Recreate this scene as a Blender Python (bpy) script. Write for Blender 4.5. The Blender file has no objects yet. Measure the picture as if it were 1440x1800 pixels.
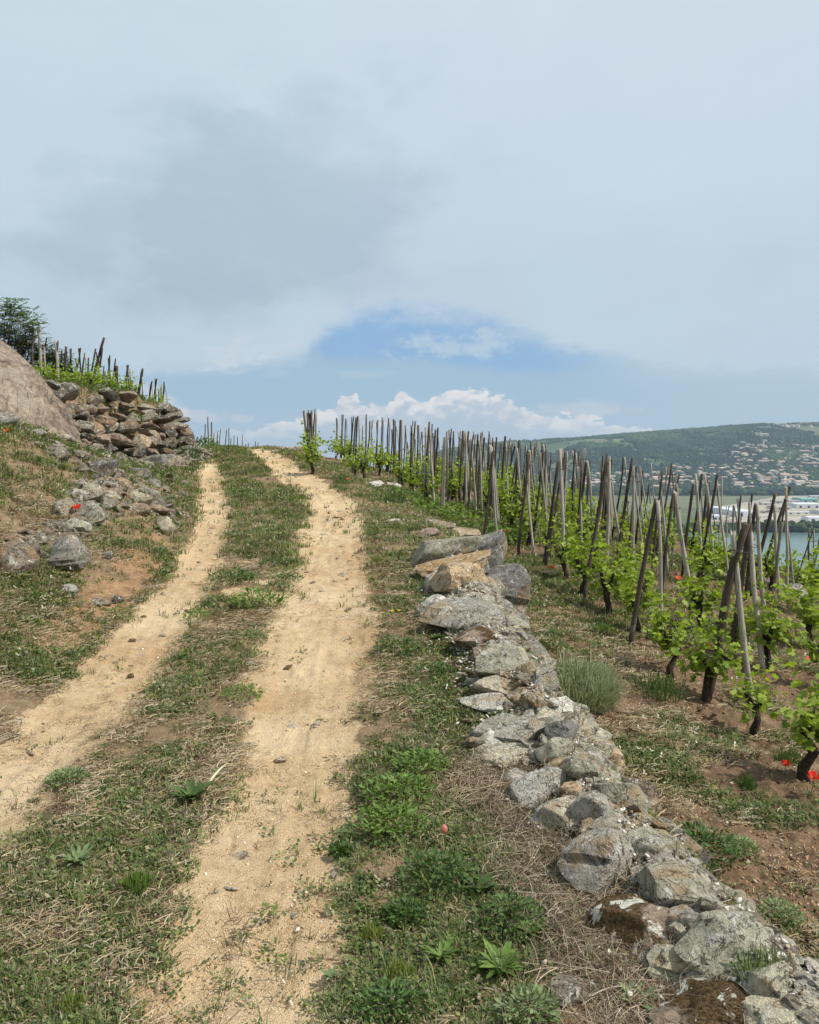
import bpy, bmesh, math, random
import numpy as np
from mathutils import Vector, Matrix, Euler

R = math.radians
rng = np.random.default_rng(7)
random.seed(7)
SC = bpy.context.scene
COL = SC.collection

# ------------------------------------------------------------------ camera
EYE = 1.6
PITCH = math.atan(100 / 1440)          # looking slightly down
cam_d = bpy.data.cameras.new("camera")
cam = bpy.data.objects.new("camera", cam_d)
COL.objects.link(cam)
cam.location = (0, 0, EYE)
cam.rotation_euler = (R(90) - PITCH, 0, 0)
cam_d.sensor_fit = 'HORIZONTAL'
cam_d.sensor_width = 36
cam_d.lens = 36 * 1440 / 1440
cam_d.clip_start = 0.05
cam_d.clip_end = 20000
SC.camera = cam

# ------------------------------------------------------------------ light
SUN_EL, SUN_AZ = R(52), R(108)         # azimuth clockwise from +Y (view direction): from the right, a little behind
sd = Vector((math.sin(SUN_AZ) * math.cos(SUN_EL), math.cos(SUN_AZ) * math.cos(SUN_EL), math.sin(SUN_EL)))
sl = bpy.data.lights.new("sun", 'SUN')
sl.energy = 5.0
sl.angle = R(1.5)
sl.color = (1.0, 0.945, 0.86)
sun = bpy.data.objects.new("sun", sl)
sun.rotation_euler = sd.to_track_quat('Z', 'Y').to_euler()
sun.location = (30, -10, 60)
COL.objects.link(sun)
SC.view_settings.view_transform = 'Standard'
SC.view_settings.look = 'None'
SC.view_settings.exposure = 0.02
SC.view_settings.gamma = 1.0
SC.cycles.max_bounces = 6
SC.cycles.diffuse_bounces = 3
SC.cycles.transmission_bounces = 3
SC.cycles.transparent_max_bounces = 4
SC.cycles.volume_bounces = 0
SC.cycles.caustics_reflective = False
SC.cycles.caustics_refractive = False


# ------------------------------------------------------------------ node helper
class X:
    """a tiny expression builder over shader math nodes"""
    def __init__(s, nt, sock): s.nt, s.s = nt, sock
    def _m(s, op, *a, clamp=False):
        n = s.nt.nodes.new('ShaderNodeMath'); n.operation = op; n.use_clamp = clamp
        for i, v in enumerate((s,) + a):
            if isinstance(v, X): s.nt.links.new(v.s, n.inputs[i])
            else: n.inputs[i].default_value = v
        return X(s.nt, n.outputs[0])
    def __add__(s, o): return s._m('ADD', o)
    __radd__ = __add__
    def __sub__(s, o): return s._m('SUBTRACT', o)
    def __rsub__(s, o): return (s * -1.0) + o
    def __mul__(s, o): return s._m('MULTIPLY', o)
    __rmul__ = __mul__
    def __truediv__(s, o): return s._m('DIVIDE', o)
    def max(s, o): return s._m('MAXIMUM', o)
    def min(s, o): return s._m('MINIMUM', o)
    def pow(s, o): return s._m('POWER', o)
    def sat(s): return s._m('ADD', 0.0, clamp=True)
    def step(s, a, b):
        n = s.nt.nodes.new('ShaderNodeMapRange'); n.interpolation_type = 'SMOOTHSTEP'
        s.nt.links.new(s.s, n.inputs['Value'])
        n.inputs['From Min'].default_value = a; n.inputs['From Max'].default_value = b
        if a > b:
            n.inputs['From Min'].default_value = b; n.inputs['From Max'].default_value = a
            n.inputs['To Min'].default_value = 1; n.inputs['To Max'].default_value = 0
        return X(s.nt, n.outputs['Result'])
    def curve(s, pts):
        """piecewise smooth function of s through pts"""
        xs = [p[0] for p in pts]; ys = [p[1] for p in pts]
        x0, x1, y0, y1 = min(xs), max(xs), min(ys), max(ys)
        t = ((s - x0) / (x1 - x0)).sat()
        n = s.nt.nodes.new('ShaderNodeFloatCurve')
        s.nt.links.new(t.s, n.inputs['Value'])
        c = n.mapping.curves[0]
        P = [((a - x0) / (x1 - x0), (b - y0) / (y1 - y0)) for a, b in pts]
        c.points[0].location = P[0]; c.points[1].location = P[-1]
        for p in P[1:-1]: c.points.new(*p)
        n.mapping.update()
        return X(s.nt, n.outputs[0]) * (y1 - y0) + y0

def noise(nt, vec, scale, detail=4, rough=0.55, dist=0.0, out='Fac'):
    n = nt.nodes.new('ShaderNodeTexNoise')
    if vec is not None: nt.links.new(vec, n.inputs['Vector'])
    n.inputs['Scale'].default_value = scale; n.inputs['Detail'].default_value = detail
    n.inputs['Roughness'].default_value = rough; n.inputs['Distortion'].default_value = dist
    return X(nt, n.outputs[0]) if out == 'Fac' else n.outputs['Color']
def voro(nt, vec, scale, feature='F1', rnd=1.0, out='Distance'):
    n = nt.nodes.new('ShaderNodeTexVoronoi'); n.feature = feature
    if vec is not None: nt.links.new(vec, n.inputs['Vector'])
    n.inputs['Scale'].default_value = scale; n.inputs['Randomness'].default_value = rnd
    return X(nt, n.outputs[out]) if out == 'Distance' else n.outputs[out]
def mixc(nt, f, a, b):
    n = nt.nodes.new('ShaderNodeMix'); n.data_type = 'RGBA'
    if isinstance(f, X): nt.links.new(f.s, n.inputs[0])
    else: n.inputs[0].default_value = f
    for k, v in ((6, a), (7, b)):
        if isinstance(v, tuple): n.inputs[k].default_value = (*v, 1)
        else: nt.links.new(v, n.inputs[k])
    return n.outputs[2]
def mulc(nt, col, f):
    n = nt.nodes.new('ShaderNodeVectorMath'); n.operation = 'SCALE'
    nt.links.new(col, n.inputs[0])
    if isinstance(f, X): nt.links.new(f.s, n.inputs['Scale'])
    else: n.inputs['Scale'].default_value = f
    return n.outputs[0]
def ramp(nt, f, stops):
    n = nt.nodes.new('ShaderNodeValToRGB'); nt.links.new(f.s, n.inputs[0])
    e = n.color_ramp.elements
    e[0].position, e[0].color = stops[0][0], (*stops[0][1], 1)
    e[1].position, e[1].color = stops[-1][0], (*stops[-1][1], 1)
    for p, c in stops[1:-1]:
        q = e.new(p); q.color = (*c, 1)
    return n.outputs[0]
def S(r, g, b):
    f = lambda c: c / 12.92 if c <= .04045 else ((c + .055) / 1.055) ** 2.4
    return (f(r / 255), f(g / 255), f(b / 255))

# ------------------------------------------------------------------ world: hazy daylight sky with cloud deck, blue gap and cumulus bank
W = bpy.data.worlds.new("World"); SC.world = W; W.use_nodes = True
nt = W.node_tree; nt.nodes.clear()
tc = nt.nodes.new('ShaderNodeTexCoord')
sp = nt.nodes.new('ShaderNodeSeparateXYZ'); nt.links.new(tc.outputs['Generated'], sp.inputs[0])
dx, dy, dz = (X(nt, sp.outputs[i]) for i in range(3))
az = dx._m('ARCTAN2', dy) * 57.2958          # degrees, 0 = +Y
el = dz._m('ARCSINE') * 57.2958
def warp_vec(sx, sy, sz=0.0):
    c = nt.nodes.new('ShaderNodeCombineXYZ')
    nt.links.new((az * sx).s, c.inputs[0]); nt.links.new((el * sy).s, c.inputs[1]); c.inputs[2].default_value = sz
    return c.outputs[0]
def AZ(u): return math.degrees(math.atan((u - 720) / 1440))
def EL(v, u=720):
    # elevation of a point of the sky
    d = Vector(((u - 720) / 1440, 1, (900 - v) / 1440)); d = Matrix.Rotation(-PITCH, 3, 'X') @ d; d.normalize()
    return math.degrees(math.asin(d.z))
sky = nt.nodes.new('ShaderNodeTexSky'); sky.sky_type = 'NISHITA'; sky.sun_disc = False
sky.sun_elevation = SUN_EL; sky.sun_rotation = SUN_AZ
sky.altitude = 200; sky.air_density = 1.0; sky.dust_density = 2.0; sky.ozone_density = 1.5
K = 10.0      # colours below are written as seen; the background multiplies by 1/K
def C(r, g, b): return tuple(K * c for c in S(r, g, b))
big = noise(nt, warp_vec(.035, .06, 1.3), 1.0, 4, .5)
med = noise(nt, warp_vec(.12, .22, 4.1), 1.0, 6, .55)
fine = noise(nt, warp_vec(.45, .8, 9.0), 1.0, 7, .6)
# clear air: the physical sky, paler towards the horizon
clear = mixc(nt, el.step(14, 0.5), C(128, 168, 212), C(176, 200, 216))
clear = mixc(nt, 0.12, clear, sky.outputs[0])
# paler lower blue outside the wedge
wedge_top = az.curve([(-30, EL(655)), (AZ(350), EL(652)), (AZ(520), EL(628)), (AZ(556), EL(592)), (AZ(600), EL(568)), (AZ(700), EL(551)),
                      (AZ(800), EL(556)), (AZ(900), EL(582)), (AZ(1000), EL(618)), (AZ(1110), EL(652)), (AZ(1250), EL(668)), (35, EL(672))])
wedge_bot = az.curve([(AZ(350), EL(655)), (AZ(548), EL(600)), (AZ(580), EL(622)), (AZ(700), EL(628)), (AZ(820), EL(640)), (AZ(1000), EL(655)), (AZ(1120), EL(660))])
deep = (el - wedge_bot + (med - .5) * 2.0 + (fine - .5) * 1.2).step(-.7, .5) * az.step(AZ(542), AZ(556)) * az.step(AZ(1150), AZ(1020))
clear = mixc(nt, deep * .80, clear, C(140, 180, 220))
clear = mixc(nt, deep * 0 + (1 - deep) * el.step(10, 6) * .55, clear, C(160, 192, 214))
# cloud deck
streak = noise(nt, warp_vec(.05, .30, 3.3), 1.0, 6, .6, .6)
dk = ((big - .5) * 2.6 + (med - .5) * 1.6 + (fine - .5) * .5 + (streak - .5) * 1.3)
def blob(u, v, ru, rv, rot=0.0):
    a0, e0 = AZ(u), EL(v); ca, sa = math.cos(R(rot)), math.sin(R(rot))
    a, e = az - a0, el - e0
    p = (a * ca + e * sa) / (ru / 25.13); q = (e * ca - a * sa) / (rv / 25.13)
    return p * p + q * q
bl = (blob(440, 370, 400, 190, 16) + (med - .5) * 3.0 + (fine - .5) * .8).step(1.25, .1)
bl2 = (blob(500, 350, 260, 150, 28) + (med - .5) * 2.2 + (fine - .5) * .7).step(1.15, .65) * .35
bl3 = (blob(120, 560, 420, 110, 0) + (med - .5) * 2.5).step(1.3, .2) * .4
bright = (blob(1150, 120, 700, 260, 0) + (big - .5)).step(1.4, .1)
toppale = el.step(14, 34)
tone = (0.60 + dk * .09 + bright * .13 + toppale * .16 - bl * .15 - bl2 * .22 - bl3 * .15).sat()
deck = ramp(nt, tone, [(0.0, C(156, 179, 192)), (.35, C(175, 196, 208)), (.6, C(195, 213, 225)), (1.0, C(216, 229, 236))])
mauve = (noise(nt, warp_vec(.05, .05, 7.7), 1.0, 3, .5)).step(.42, .60) * .32
deck = mixc(nt, mauve, deck, mixc(nt, .5, deck, C(190, 194, 222)))
# sunlit lower rim of the deck on the left
puf = noise(nt, warp_vec(1.3, 2.2, 2.0), 1.0, 7, .62)
rim = (blob(430, 622, 140, 34, 12) + (fine - .5) * 5 + (puf - .5) * 3).step(1.0, -.6) * .75 + (blob(410, 640, 60, 12, 10) + (fine - .5) * 4 + (puf - .5) * 3).step(1.0, .0) * .35
deckmask = (el - wedge_top + (fine - .5) * 2.4 + (med - .5) * 1.6 + (puf - .5) * .9).step(-1.0, .9)
tail = az.step(AZ(820), AZ(1180))
deckmask = deckmask.max(((el - wedge_top + (med - .5) * 1.6).step(-2.6, 2.4)) * tail)
col = mixc(nt, deckmask, clear, deck)
# thin right hand veil
veil = az.step(AZ(950), AZ(1350)) * el.step(0, 3.5) * .7
col = mixc(nt, veil * (1 - deckmask), col, C(180, 200, 212))
col = mixc(nt, rim.sat(), col, C(206, 216, 224))
# wisp in the gap
wsp = (blob(805, 608, 130, 27, 4) + (fine - .5) * 5.5 + (puf - .5) * 2.5).step(1.15, -.4) * .8
col = mixc(nt, wsp, col, C(190, 208, 222))
w2 = ((blob(640, 658, 60, 9, 0) + (fine - .5) * 5).step(1.2, .2) + (blob(495, 658, 26, 8, 0) + (fine - .5) * 4).step(1.2, .2)) * .5
col = mixc(nt, w2.sat(), col, C(184, 203, 218))
# horizon haze
col = mixc(nt, el.step(4.2, .2) * .75, col, C(184, 198, 214))
# cumulus bank
ctop = az.curve([(AZ(340), EL(772)), (AZ(590), EL(715)), (AZ(602), EL(694)), (AZ(622), EL(691)), (AZ(640), EL(712)), (AZ(672), EL(709)), (AZ(692), EL(700)), (AZ(706), EL(687)), (AZ(722), EL(700)),
                 (AZ(740), EL(704)), (AZ(770), EL(690)), (AZ(810), EL(685)), (AZ(860), EL(688)), (AZ(895), EL(702)), (AZ(925), EL(722)), (AZ(1000), EL(732)), (AZ(1200), EL(770))])
puff = voro(nt, warp_vec(1.1, 1.5), 1.0, 'SMOOTH_F1')
lump = noise(nt, warp_vec(.9, 1.3, 5.0), 1.0, 3, .5)
cd = el - ctop + (fine - .5) * 1.4 + (puf - .5) * 1.6 + (puff - .4) * .5 + (lump - .5) * 1.2
cmask = cd.step(.12, -.20) * el.step(.2, 2.6)
body = ramp(nt, ((cd * -.38) + (lump - .5) * 2.4 + (puf - .5) * 1.8 + .12).sat(), [(0, C(240, 236, 232)), (.3, C(228, 226, 227)), (.65, C(196, 204, 216)), (1, C(184, 198, 214))])
col = mixc(nt, cmask * .94, col, body)
soft = (blob(1030, 722, 105, 16, 2) + (fine - .5) * 5).step(1.2, -.1) * .45
soft = (soft + (blob(345, 735, 46, 14, 0) + (fine - .5) * 4).step(1.2, .3) * .6 + (blob(250, 705, 80, 26, -20) + (fine - .5) * 4).step(1.2, .3) * .7 + (blob(430, 738, 22, 8, 0) + (fine - .5) * 4).step(1.1, .3) * .5).sat()
col = mixc(nt, soft, col, C(214, 214, 220))
# the half of the sky behind and above the camera: the same bright deck
back = dy.step(.25, -.15)
col = mixc(nt, back, col, mixc(nt, big, C(170, 188, 202), C(206, 216, 224)))
bg = nt.nodes.new('ShaderNodeBackground'); nt.links.new(col, bg.inputs[0]); bg.inputs[1].default_value = 1.0 / K
wo = nt.nodes.new('ShaderNodeOutputWorld'); nt.links.new(bg.outputs[0], wo.inputs[0])
W.cycles.sampling_method = 'MANUAL'; W.cycles.sample_map_resolution = 512


# ------------------------------------------------------------------ numpy noise
_T = rng.random((256, 256))
def vn(x, y, seed=0):
    x = np.asarray(x, float) + seed * 17.31; y = np.asarray(y, float) + seed * 5.77
    xi = np.floor(x).astype(int); yi = np.floor(y).astype(int)
    fx = x - xi; fy = y - yi
    fx = fx * fx * fx * (fx * (fx * 6 - 15) + 10); fy = fy * fy * fy * (fy * (fy * 6 - 15) + 10)
    a = _T[xi & 255, yi & 255]; b = _T[(xi + 1) & 255, yi & 255]
    c = _T[xi & 255, (yi + 1) & 255]; d = _T[(xi + 1) & 255, (yi + 1) & 255]
    return (a * (1 - fx) + b * fx) * (1 - fy) + (c * (1 - fx) + d * fx) * fy
def fbm(x, y, oct=4, seed=0, g=.5):
    s = 0; a = 1; t = 0
    for i in range(oct):
        s = s + a * vn(x * 2 ** i, y * 2 ** i, seed + i * 3); t += a; a *= g
    return s / t - .5
def ss(a, b, x):
    t = np.clip((np.asarray(x, float) - a) / (b - a), 0, 1); return t * t * (3 - 2 * t)
def table(pts, sm=.6):
    g = np.arange(-60, 140, .1)
    y = np.interp(g, [p[0] for p in pts], [p[1] for p in pts])
    if sm:
        k = np.exp(-.5 * (np.arange(-30, 31) * .1 / sm) ** 2); k /= k.sum()
        y = np.convolve(np.pad(y, 30, mode='edge'), k, mode='valid')
    return lambda x: np.interp(x, g, y)

# ------------------------------------------------------------------ lie of the land
XR = table([(-5, -.35), (0, -.42), (2.2, -.49), (3.2, -.53), (5, -.62), (8.3, -.78), (13, -1.15), (16, -1.75), (18, -2.4), (24, -4.4), (30, -6.8), (40, -12)], .8)
WR = table([(0, .27), (3.2, .28), (5, .36), (8.3, .40), (13, .45), (18, .40), (24, .33), (40, .35)])
XL = table([(-5, -2.0), (3.8, -1.93), (4.5, -1.96), (6.1, -2.05), (8.3, -2.16), (13, -3.1), (18, -4.35), (24, -5.95), (30, -8.2), (40, -13.5)], .8)
WL = table([(0, .33), (5, .28), (8.3, .24), (13, .26), (18, .26), (24, .30), (40, .3)])
HP = table([(-5, -.02), (4, .02), (6, .16), (8.3, .40), (13, .68), (18, 1.05), (22, 1.55), (24.2, 1.80), (25.5, 1.84), (28, 1.72), (32, 1.3), (36, 1.0), (55, .85), (75, -2), (130, -20)], .7)
XW = table([(-5, 1.4), (1.8, 1.12), (2.1, 1.07), (2.45, .97), (3.35, .86), (4.3, .74), (5.4, .66), (6.4, .58), (7.9, .49), (9.2, .45), (12, .4)], .35)
XE = table([(-5, 1.5), (2.1, 1.22), (3.35, 1.0), (5.4, .80), (7.9, .64), (9.2, .62), (10.5, .40), (13, -.2), (16, -1.05), (19, -2.0), (22, -3.3), (25, -4.4), (30, -6.5)], .4)
WE = table([(0, .36), (9.0, .36), (10.8, 1.2), (16, 1.5), (30, 2.0)], .5)
YEDGE = table([(-30, 60), (-12, 56), (-6, 42), (-3, 34), (-1, 31), (1, 28), (3, 24.5), (4, 21), (5, 18.2), (6, 16), (7, 14.4), (8, 12.4), (9, 9), (10, 3), (11, -10), (12, -40)], .5)
SB = table([(-5, .3), (4.5, .30), (7, .45), (9, .60), (11, .82), (13, .76), (15, .5), (17, .35), (22, .2), (30, .1), (60, .05)], .8)
XLW = table([(10, -7.6), (14, -7.1), (17, -6.8), (20, -6.4), (22, -6.2), (23.5, -6.5), (25, -7.4)], .5)

def far_h(x, y):
    """valley floor and the hill across the river"""
    s = x / np.maximum(y, 1)
    rid = np.interp(s, [-1, -.02, .02, .03, .04, .055, .1, .125, .2, .25, .32, .39, .43, .5, .8, 2],
                    [-110, -110, -70, 0, 20, 34, 56, 66, 80, 98, 118, 140, 150, 153, 146, 120])
    t = np.clip((y - 2440) / 1560, 0, 1.0)
    p = np.interp(t, [0, .08, .3, .55, .8, 1], [0, .04, .26, .55, .86, 1])
    h = -110 + (rid + 110) * p
    h = h + (fbm(x / 330, y / 800, 4, 5) * 95 - np.abs(fbm(x / 210, y / 600, 3, 15)) * 60 + 8) * np.sin(np.pi * np.clip(t, 0, 1)) * ss(0, .25, t) * (.35 + .65 * (1 - ss(.3, .42, s) * (1 - ss(.5, .8, t))))
    h = h - ss(4000, 5200, y) * 60
    return h

def softplus(x): return np.log1p(np.exp(np.clip(x, -30, 30))) + np.maximum(x - 30, 0)

def land(x, y, detail=True):
    x = np.asarray(x, float); y = np.asarray(y, float)
    hp = HP(y); xl = XL(y); xr = XR(y)
    dl = xl - .34 - x
    s = SB(y)
    b = softplus((dl - .12) / .12) * .12
    cap = 2.9
    left = cap * (1 - np.exp(-s * b / cap))
    h = hp + left
    # terrace held by the stone wall on the left
    ter = 3.0 + .05 * np.clip(-x - 6, -1, 30) - .12 * np.clip(y - 20, 0, 4) * ss(-9, -6, x)
    yend = 23.6 + np.clip(-x - 6, 0, 40) * 1.2
    m = ss(-.25, .25, XLW(y) - x) * ss(12.5, 15, y) * (1 - ss(yend - .5, yend + 2.4, y))
    h = h * (1 - m) + np.maximum(ter, h) * m
    # right hand side: wall face down to the vineyard
    g = np.where(y < 18, y, 18 + (y - 18) * .5)
    vp = -.716 + .076 * g - .138 * x
    t = ss(0, 1, (x - XE(y)) / WE(y))
    h = h * (1 - t) + vp * t
    # wall ridge
    wm = np.exp(-((x - XW(y)) / .17) ** 2) * (1 - ss(9.3, 10.2, y))
    h = h + wm * .11
    # edge of the hillside
    e = YEDGE(x); de = (YEDGE(x + .05) - YEDGE(x - .05)) / .1
    d = (y - e) / np.sqrt(1 + de * de)
    h = h - .62 * softplus(d / .9) * .9
    # track ruts
    tr = np.maximum(np.exp(-((x - xr) / (WR(y) * .95)) ** 4), np.exp(-((x - xl) / (WL(y) * .95)) ** 4))
    h = h - tr * .045
    if detail:
        near = 1 - ss(60, 90, y)
        rough = .25 + .75 * (1 - tr)
        h = h + near * (fbm(x / 1.6, y / 1.6, 3, 1) * .10 * rough + fbm(x / .35, y / .35, 3, 2) * .035 * rough + fbm(x / .13, y / .13, 3, 12) * .012)
        soil = t * (1 - wm)
        cl = np.abs(fbm(x / .34, y / .30, 5, 8, .62))
        h = h + near * soil * (.05 - cl * .26) * .95
        h = h + near * tr * (1 - soil) * np.maximum(fbm(x / .20, y / .12, 3, 77), 0) * .055 * ss(4, 7, y)
        h = h + near * tr * (1 - soil) * (fbm((x - xr) / .07, y / 1.3, 2, 78) * .022 + fbm(x / .5, y / .35, 3, 79) * .035)
    return h

def surf(x, y, detail=True):
    y = np.asarray(y, float)
    near = np.maximum(land(x, y, detail), -110)
    w = ss(400, 700, y)
    return near * (1 - w) + far_h(x, y) * w

def ray(u, v):
    d = Vector(((u - 720) / 1440, 1, (900 - v) / 1440))
    c, s_ = math.cos(PITCH), math.sin(PITCH)
    return (d.x, d.y * c + d.z * s_, -d.y * s_ + d.z * c)
def spot(u, v, y0=1.5, y1=60, lift=0.0):
    """point of the land met by the line of sight through photo pixel (u, v)"""
    d = ray(u, v)
    ts = np.geomspace(y0, y1, 4000)
    px, py, pz = d[0] * ts, d[1] * ts, EYE + d[2] * ts
    g = surf(px, py) + lift
    k = np.where(pz < g)[0]
    i = k[0] if len(k) else int(np.argmin(np.abs(pz - g)))
    return float(px[i]), float(py[i]), float(g[i] - lift)
def at(u, v, Y):
    d = ray(u, v); t = Y / d[1]
    return Vector((d[0] * t, Y, EYE + d[2] * t))
def scale_at(Y): return Y / 1440.0        # metres per photo pixel

# ------------------------------------------------------------------ object helpers
def tag(o, label=None, cat=None, group=None, kind=None):
    if label: o['label'] = label
    if cat: o['category'] = cat
    if group: o['group'] = group
    if kind: o['kind'] = kind
    return o
def link(o, parent=None, loc=None):
    COL.objects.link(o)
    if parent: o.parent = parent
    if loc is not None: o.location = loc
    return o
def mesh_np(name, V, F, mat=None, smooth=False, col=None, uv=None):
    """V (n,3) array, F (m,k) array of equal sized faces"""
    me = bpy.data.meshes.new(name)
    V = np.ascontiguousarray(V, np.float32); F = np.ascontiguousarray(F, np.int32)
    m, k = F.shape
    me.vertices.add(len(V)); me.vertices.foreach_set('co', V.ravel())
    me.loops.add(m * k); me.loops.foreach_set('vertex_index', F.ravel())
    me.polygons.add(m); me.polygons.foreach_set('loop_start', np.arange(0, m * k, k, dtype=np.int32))
    if smooth: me.polygons.foreach_set('use_smooth', np.ones(m, bool))
    me.update(calc_edges=True)
    if col is not None:
        a = me.color_attributes.new('tint', 'FLOAT_COLOR', 'POINT')
        c = np.ones((len(V), 4), np.float32); c[:, :3] = col
        a.data.foreach_set('color', c.ravel())
    if mat is not None: me.materials.append(mat)
    return me
def obj(name, me, parent=None, loc=None):
    return link(bpy.data.objects.new(name, me), parent, loc)
def empty(name, loc):
    e = bpy.data.objects.new(name, None); e.empty_display_size = .2
    return link(e, None, loc)

def material(name):
    m = bpy.data.materials.new(name); m.use_nodes = True
    nt = m.node_tree; b = nt.nodes['Principled BSDF']
    b.inputs['Specular IOR Level'].default_value = .25
    return m, nt, b
def geo_pos(nt):
    return nt.nodes.new('ShaderNodeNewGeometry').outputs['Position']
def obj_vec(nt, rnd=True):
    t = nt.nodes.new('ShaderNodeTexCoord')
    if not rnd: return t.outputs['Object']
    oi = nt.nodes.new('ShaderNodeObjectInfo')
    v = nt.nodes.new('ShaderNodeVectorMath'); v.operation = 'MULTIPLY_ADD'
    nt.links.new(oi.outputs['Random'], v.inputs[0]); v.inputs[1].default_value = (37, 91, 53); nt.links.new(t.outputs['Object'], v.inputs[2])
    return v.outputs[0]
def ocol(nt): return nt.nodes.new('ShaderNodeObjectInfo').outputs['Color']
def bump(nt, b, h, strength=.5, dist=.02):
    n = nt.nodes.new('ShaderNodeBump'); nt.links.new(h.s, n.inputs['Height'])
    n.inputs['Strength'].default_value = strength; n.inputs['Distance'].default_value = dist
    nt.links.new(n.outputs[0], b.inputs['Normal'])
def attr(nt, name):
    a = nt.nodes.new('ShaderNodeAttribute'); a.attribute_name = name; return a

# ------------------------------------------------------------------ materials
# ground: vertex masks (R = bare track sand, G = red earth, B = vineyard soil) choose between procedural surfaces
M_ground, nt, b = material('ground_surface')
p = geo_pos(nt)
at_ = attr(nt, 'tint'); sep = nt.nodes.new('ShaderNodeSeparateColor'); nt.links.new(at_.outputs['Color'], sep.inputs[0])
mr, mg, mb = (X(nt, sep.outputs[i]) for i in range(3))
n1 = noise(nt, p, 2.2, 5, .6); n2 = noise(nt, p, 14, 5, .65); n3 = noise(nt, p, 70, 4, .7); n4 = noise(nt, p, 260, 2, .6)
grain = voro(nt, p, 190)
sand = ramp(nt, (n1 * .35 + n2 * .4 + n3 * .25), [(.34, (.33, .205, .105)), (.46, (.50, .345, .185)), (.55, (.62, .45, .26)), (.67, (.72, .55, .345))])
sand = mixc(nt, n4.step(.52, .64) * .6, sand, (.74, .63, .46))
sand = mixc(nt, n4.step(.47, .37) * .55, sand, (.22, .145, .08))
n5 = noise(nt, p, 34, 4, .7, .5)
sand = mixc(nt, n5.step(.42, .34) * .5, sand, (.27, .18, .10))
n0 = noise(nt, p, .9, 4, .6, .4)
sand = mixc(nt, n0.step(.50, .64) * .55, sand, (.70, .55, .36))
sand = mixc(nt, n0.step(.47, .36) * .45, sand, (.42, .26, .13))
dirt = ramp(nt, (n1 * .3 + n2 * .4 + n3 * .3), [(.34, (.12, .08, .045)), (.5, (.26, .185, .11)), (.66, (.42, .31, .19))])
earth = ramp(nt, (n1 * .3 + n2 * .4 + n3 * .3), [(.32, (.19, .10, .05)), (.5, (.36, .22, .12)), (.68, (.50, .35, .21))])
soil = ramp(nt, (n1 * .35 + n2 * .4 + n3 * .25), [(.36, (.07, .045, .028)), (.5, (.20, .13, .08)), (.64, (.36, .25, .155))])
c = mixc(nt, (mb + (n2 - .5) * .5).step(.35, .65), dirt, soil)
c = mixc(nt, (mg + (n2 - .5) * .6).step(.35, .65), c, earth)
c = mixc(nt, (mr + (n2 - .5) * .45 + (n3 - .5) * .3).step(.38, .62), c, sand)
nt.links.new(c, b.inputs['Base Color']); b.inputs['Roughness'].default_value = .95
b.inputs['Specular IOR Level'].default_value = .1
bump(nt, b, n2 * .5 + n3 * .6 + n4 * .30 + grain * -.12, .95, .025)

def leaf_mat(name, trans=.35, rough=.55, spec=.35):
    m = bpy.data.materials.new(name); m.use_nodes = True; nt = m.node_tree; nt.nodes.clear()
    a = attr(nt, 'tint').outputs['Color']
    nz = noise(nt, geo_pos(nt), 45, 2)
    a = mulc(nt, a, nz * .7 + .65)
    d = nt.nodes.new('ShaderNodeBsdfPrincipled'); nt.links.new(a, d.inputs['Base Color']); d.inputs['Roughness'].default_value = rough
    d.inputs['Specular IOR Level'].default_value = spec
    t = nt.nodes.new('ShaderNodeBsdfTranslucent')
    v = nt.nodes.new('ShaderNodeVectorMath'); v.operation = 'MULTIPLY'; nt.links.new(a, v.inputs[0]); v.inputs[1].default_value = (1.25, 1.35, .6)
    nt.links.new(v.outputs[0], t.inputs[0])
    x = nt.nodes.new('ShaderNodeMixShader'); x.inputs[0].default_value = trans
    nt.links.new(d.outputs[0], x.inputs[1]); nt.links.new(t.outputs[0], x.inputs[2])
    o = nt.nodes.new('ShaderNodeOutputMaterial'); nt.links.new(x.outputs[0], o.inputs[0])
    return m
M_leaf = leaf_mat('vine_leaf', .42)
M_weed = leaf_mat('weed_leaf', .30)
M_straw = leaf_mat('dry_stalk', .15, .8, .15)
M_petal = leaf_mat('petal', .35, .5, .2)

M_rock, nt, b = material('lichen_rock')
p = obj_vec(nt); pg = geo_pos(nt)
base = ocol(nt)
a1 = noise(nt, p, 2.3, 6, .62, .4); a2 = noise(nt, pg, 22, 6, .65, .3); a3 = noise(nt, pg, 95, 4, .7); 
c = mulc(nt, base, (a1 * .7 + a2 * 1.7 + a3 * 1.2 - .85).max(.12))
ochre = noise(nt, p, 1.1, 3, .5)
c = mixc(nt, ochre.step(.53, .66) * .6, c, (.42, .27, .13))
gl = noise(nt, pg, 6.5, 5, .6, .5)
c = mixc(nt, gl.step(.50, .58) * a2.step(.35, .55) * .45, c, (.36, .35, .255))       # grey-green lichen
wl = noise(nt, pg, 13, 5, .7, .8)
c = mixc(nt, wl.step(.545, .60) * a3.step(.38, .52) * .85, c, (.66, .64, .57))         # white lichen
dkl = noise(nt, pg, 26, 5, .7, .3)
c = mixc(nt, dkl.step(.575, .635) * .8, c, (.045, .04, .035))                          # black lichen spots
cr = noise(nt, pg, 4.5, 8, .62, 1.6)
crack = (cr - .5)._m('ABSOLUTE').step(.012, .0)
c = mixc(nt, crack * .6, c, (.05, .04, .03))
nt.links.new(c, b.inputs['Base Color']); b.inputs['Roughness'].default_value = .92; b.inputs['Specular IOR Level'].default_value = .12
bump(nt, b, a2 * 1.0 + a3 * .6 - crack * .35 + wl.step(.545, .60) * .12, 1.0, .035)

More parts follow.
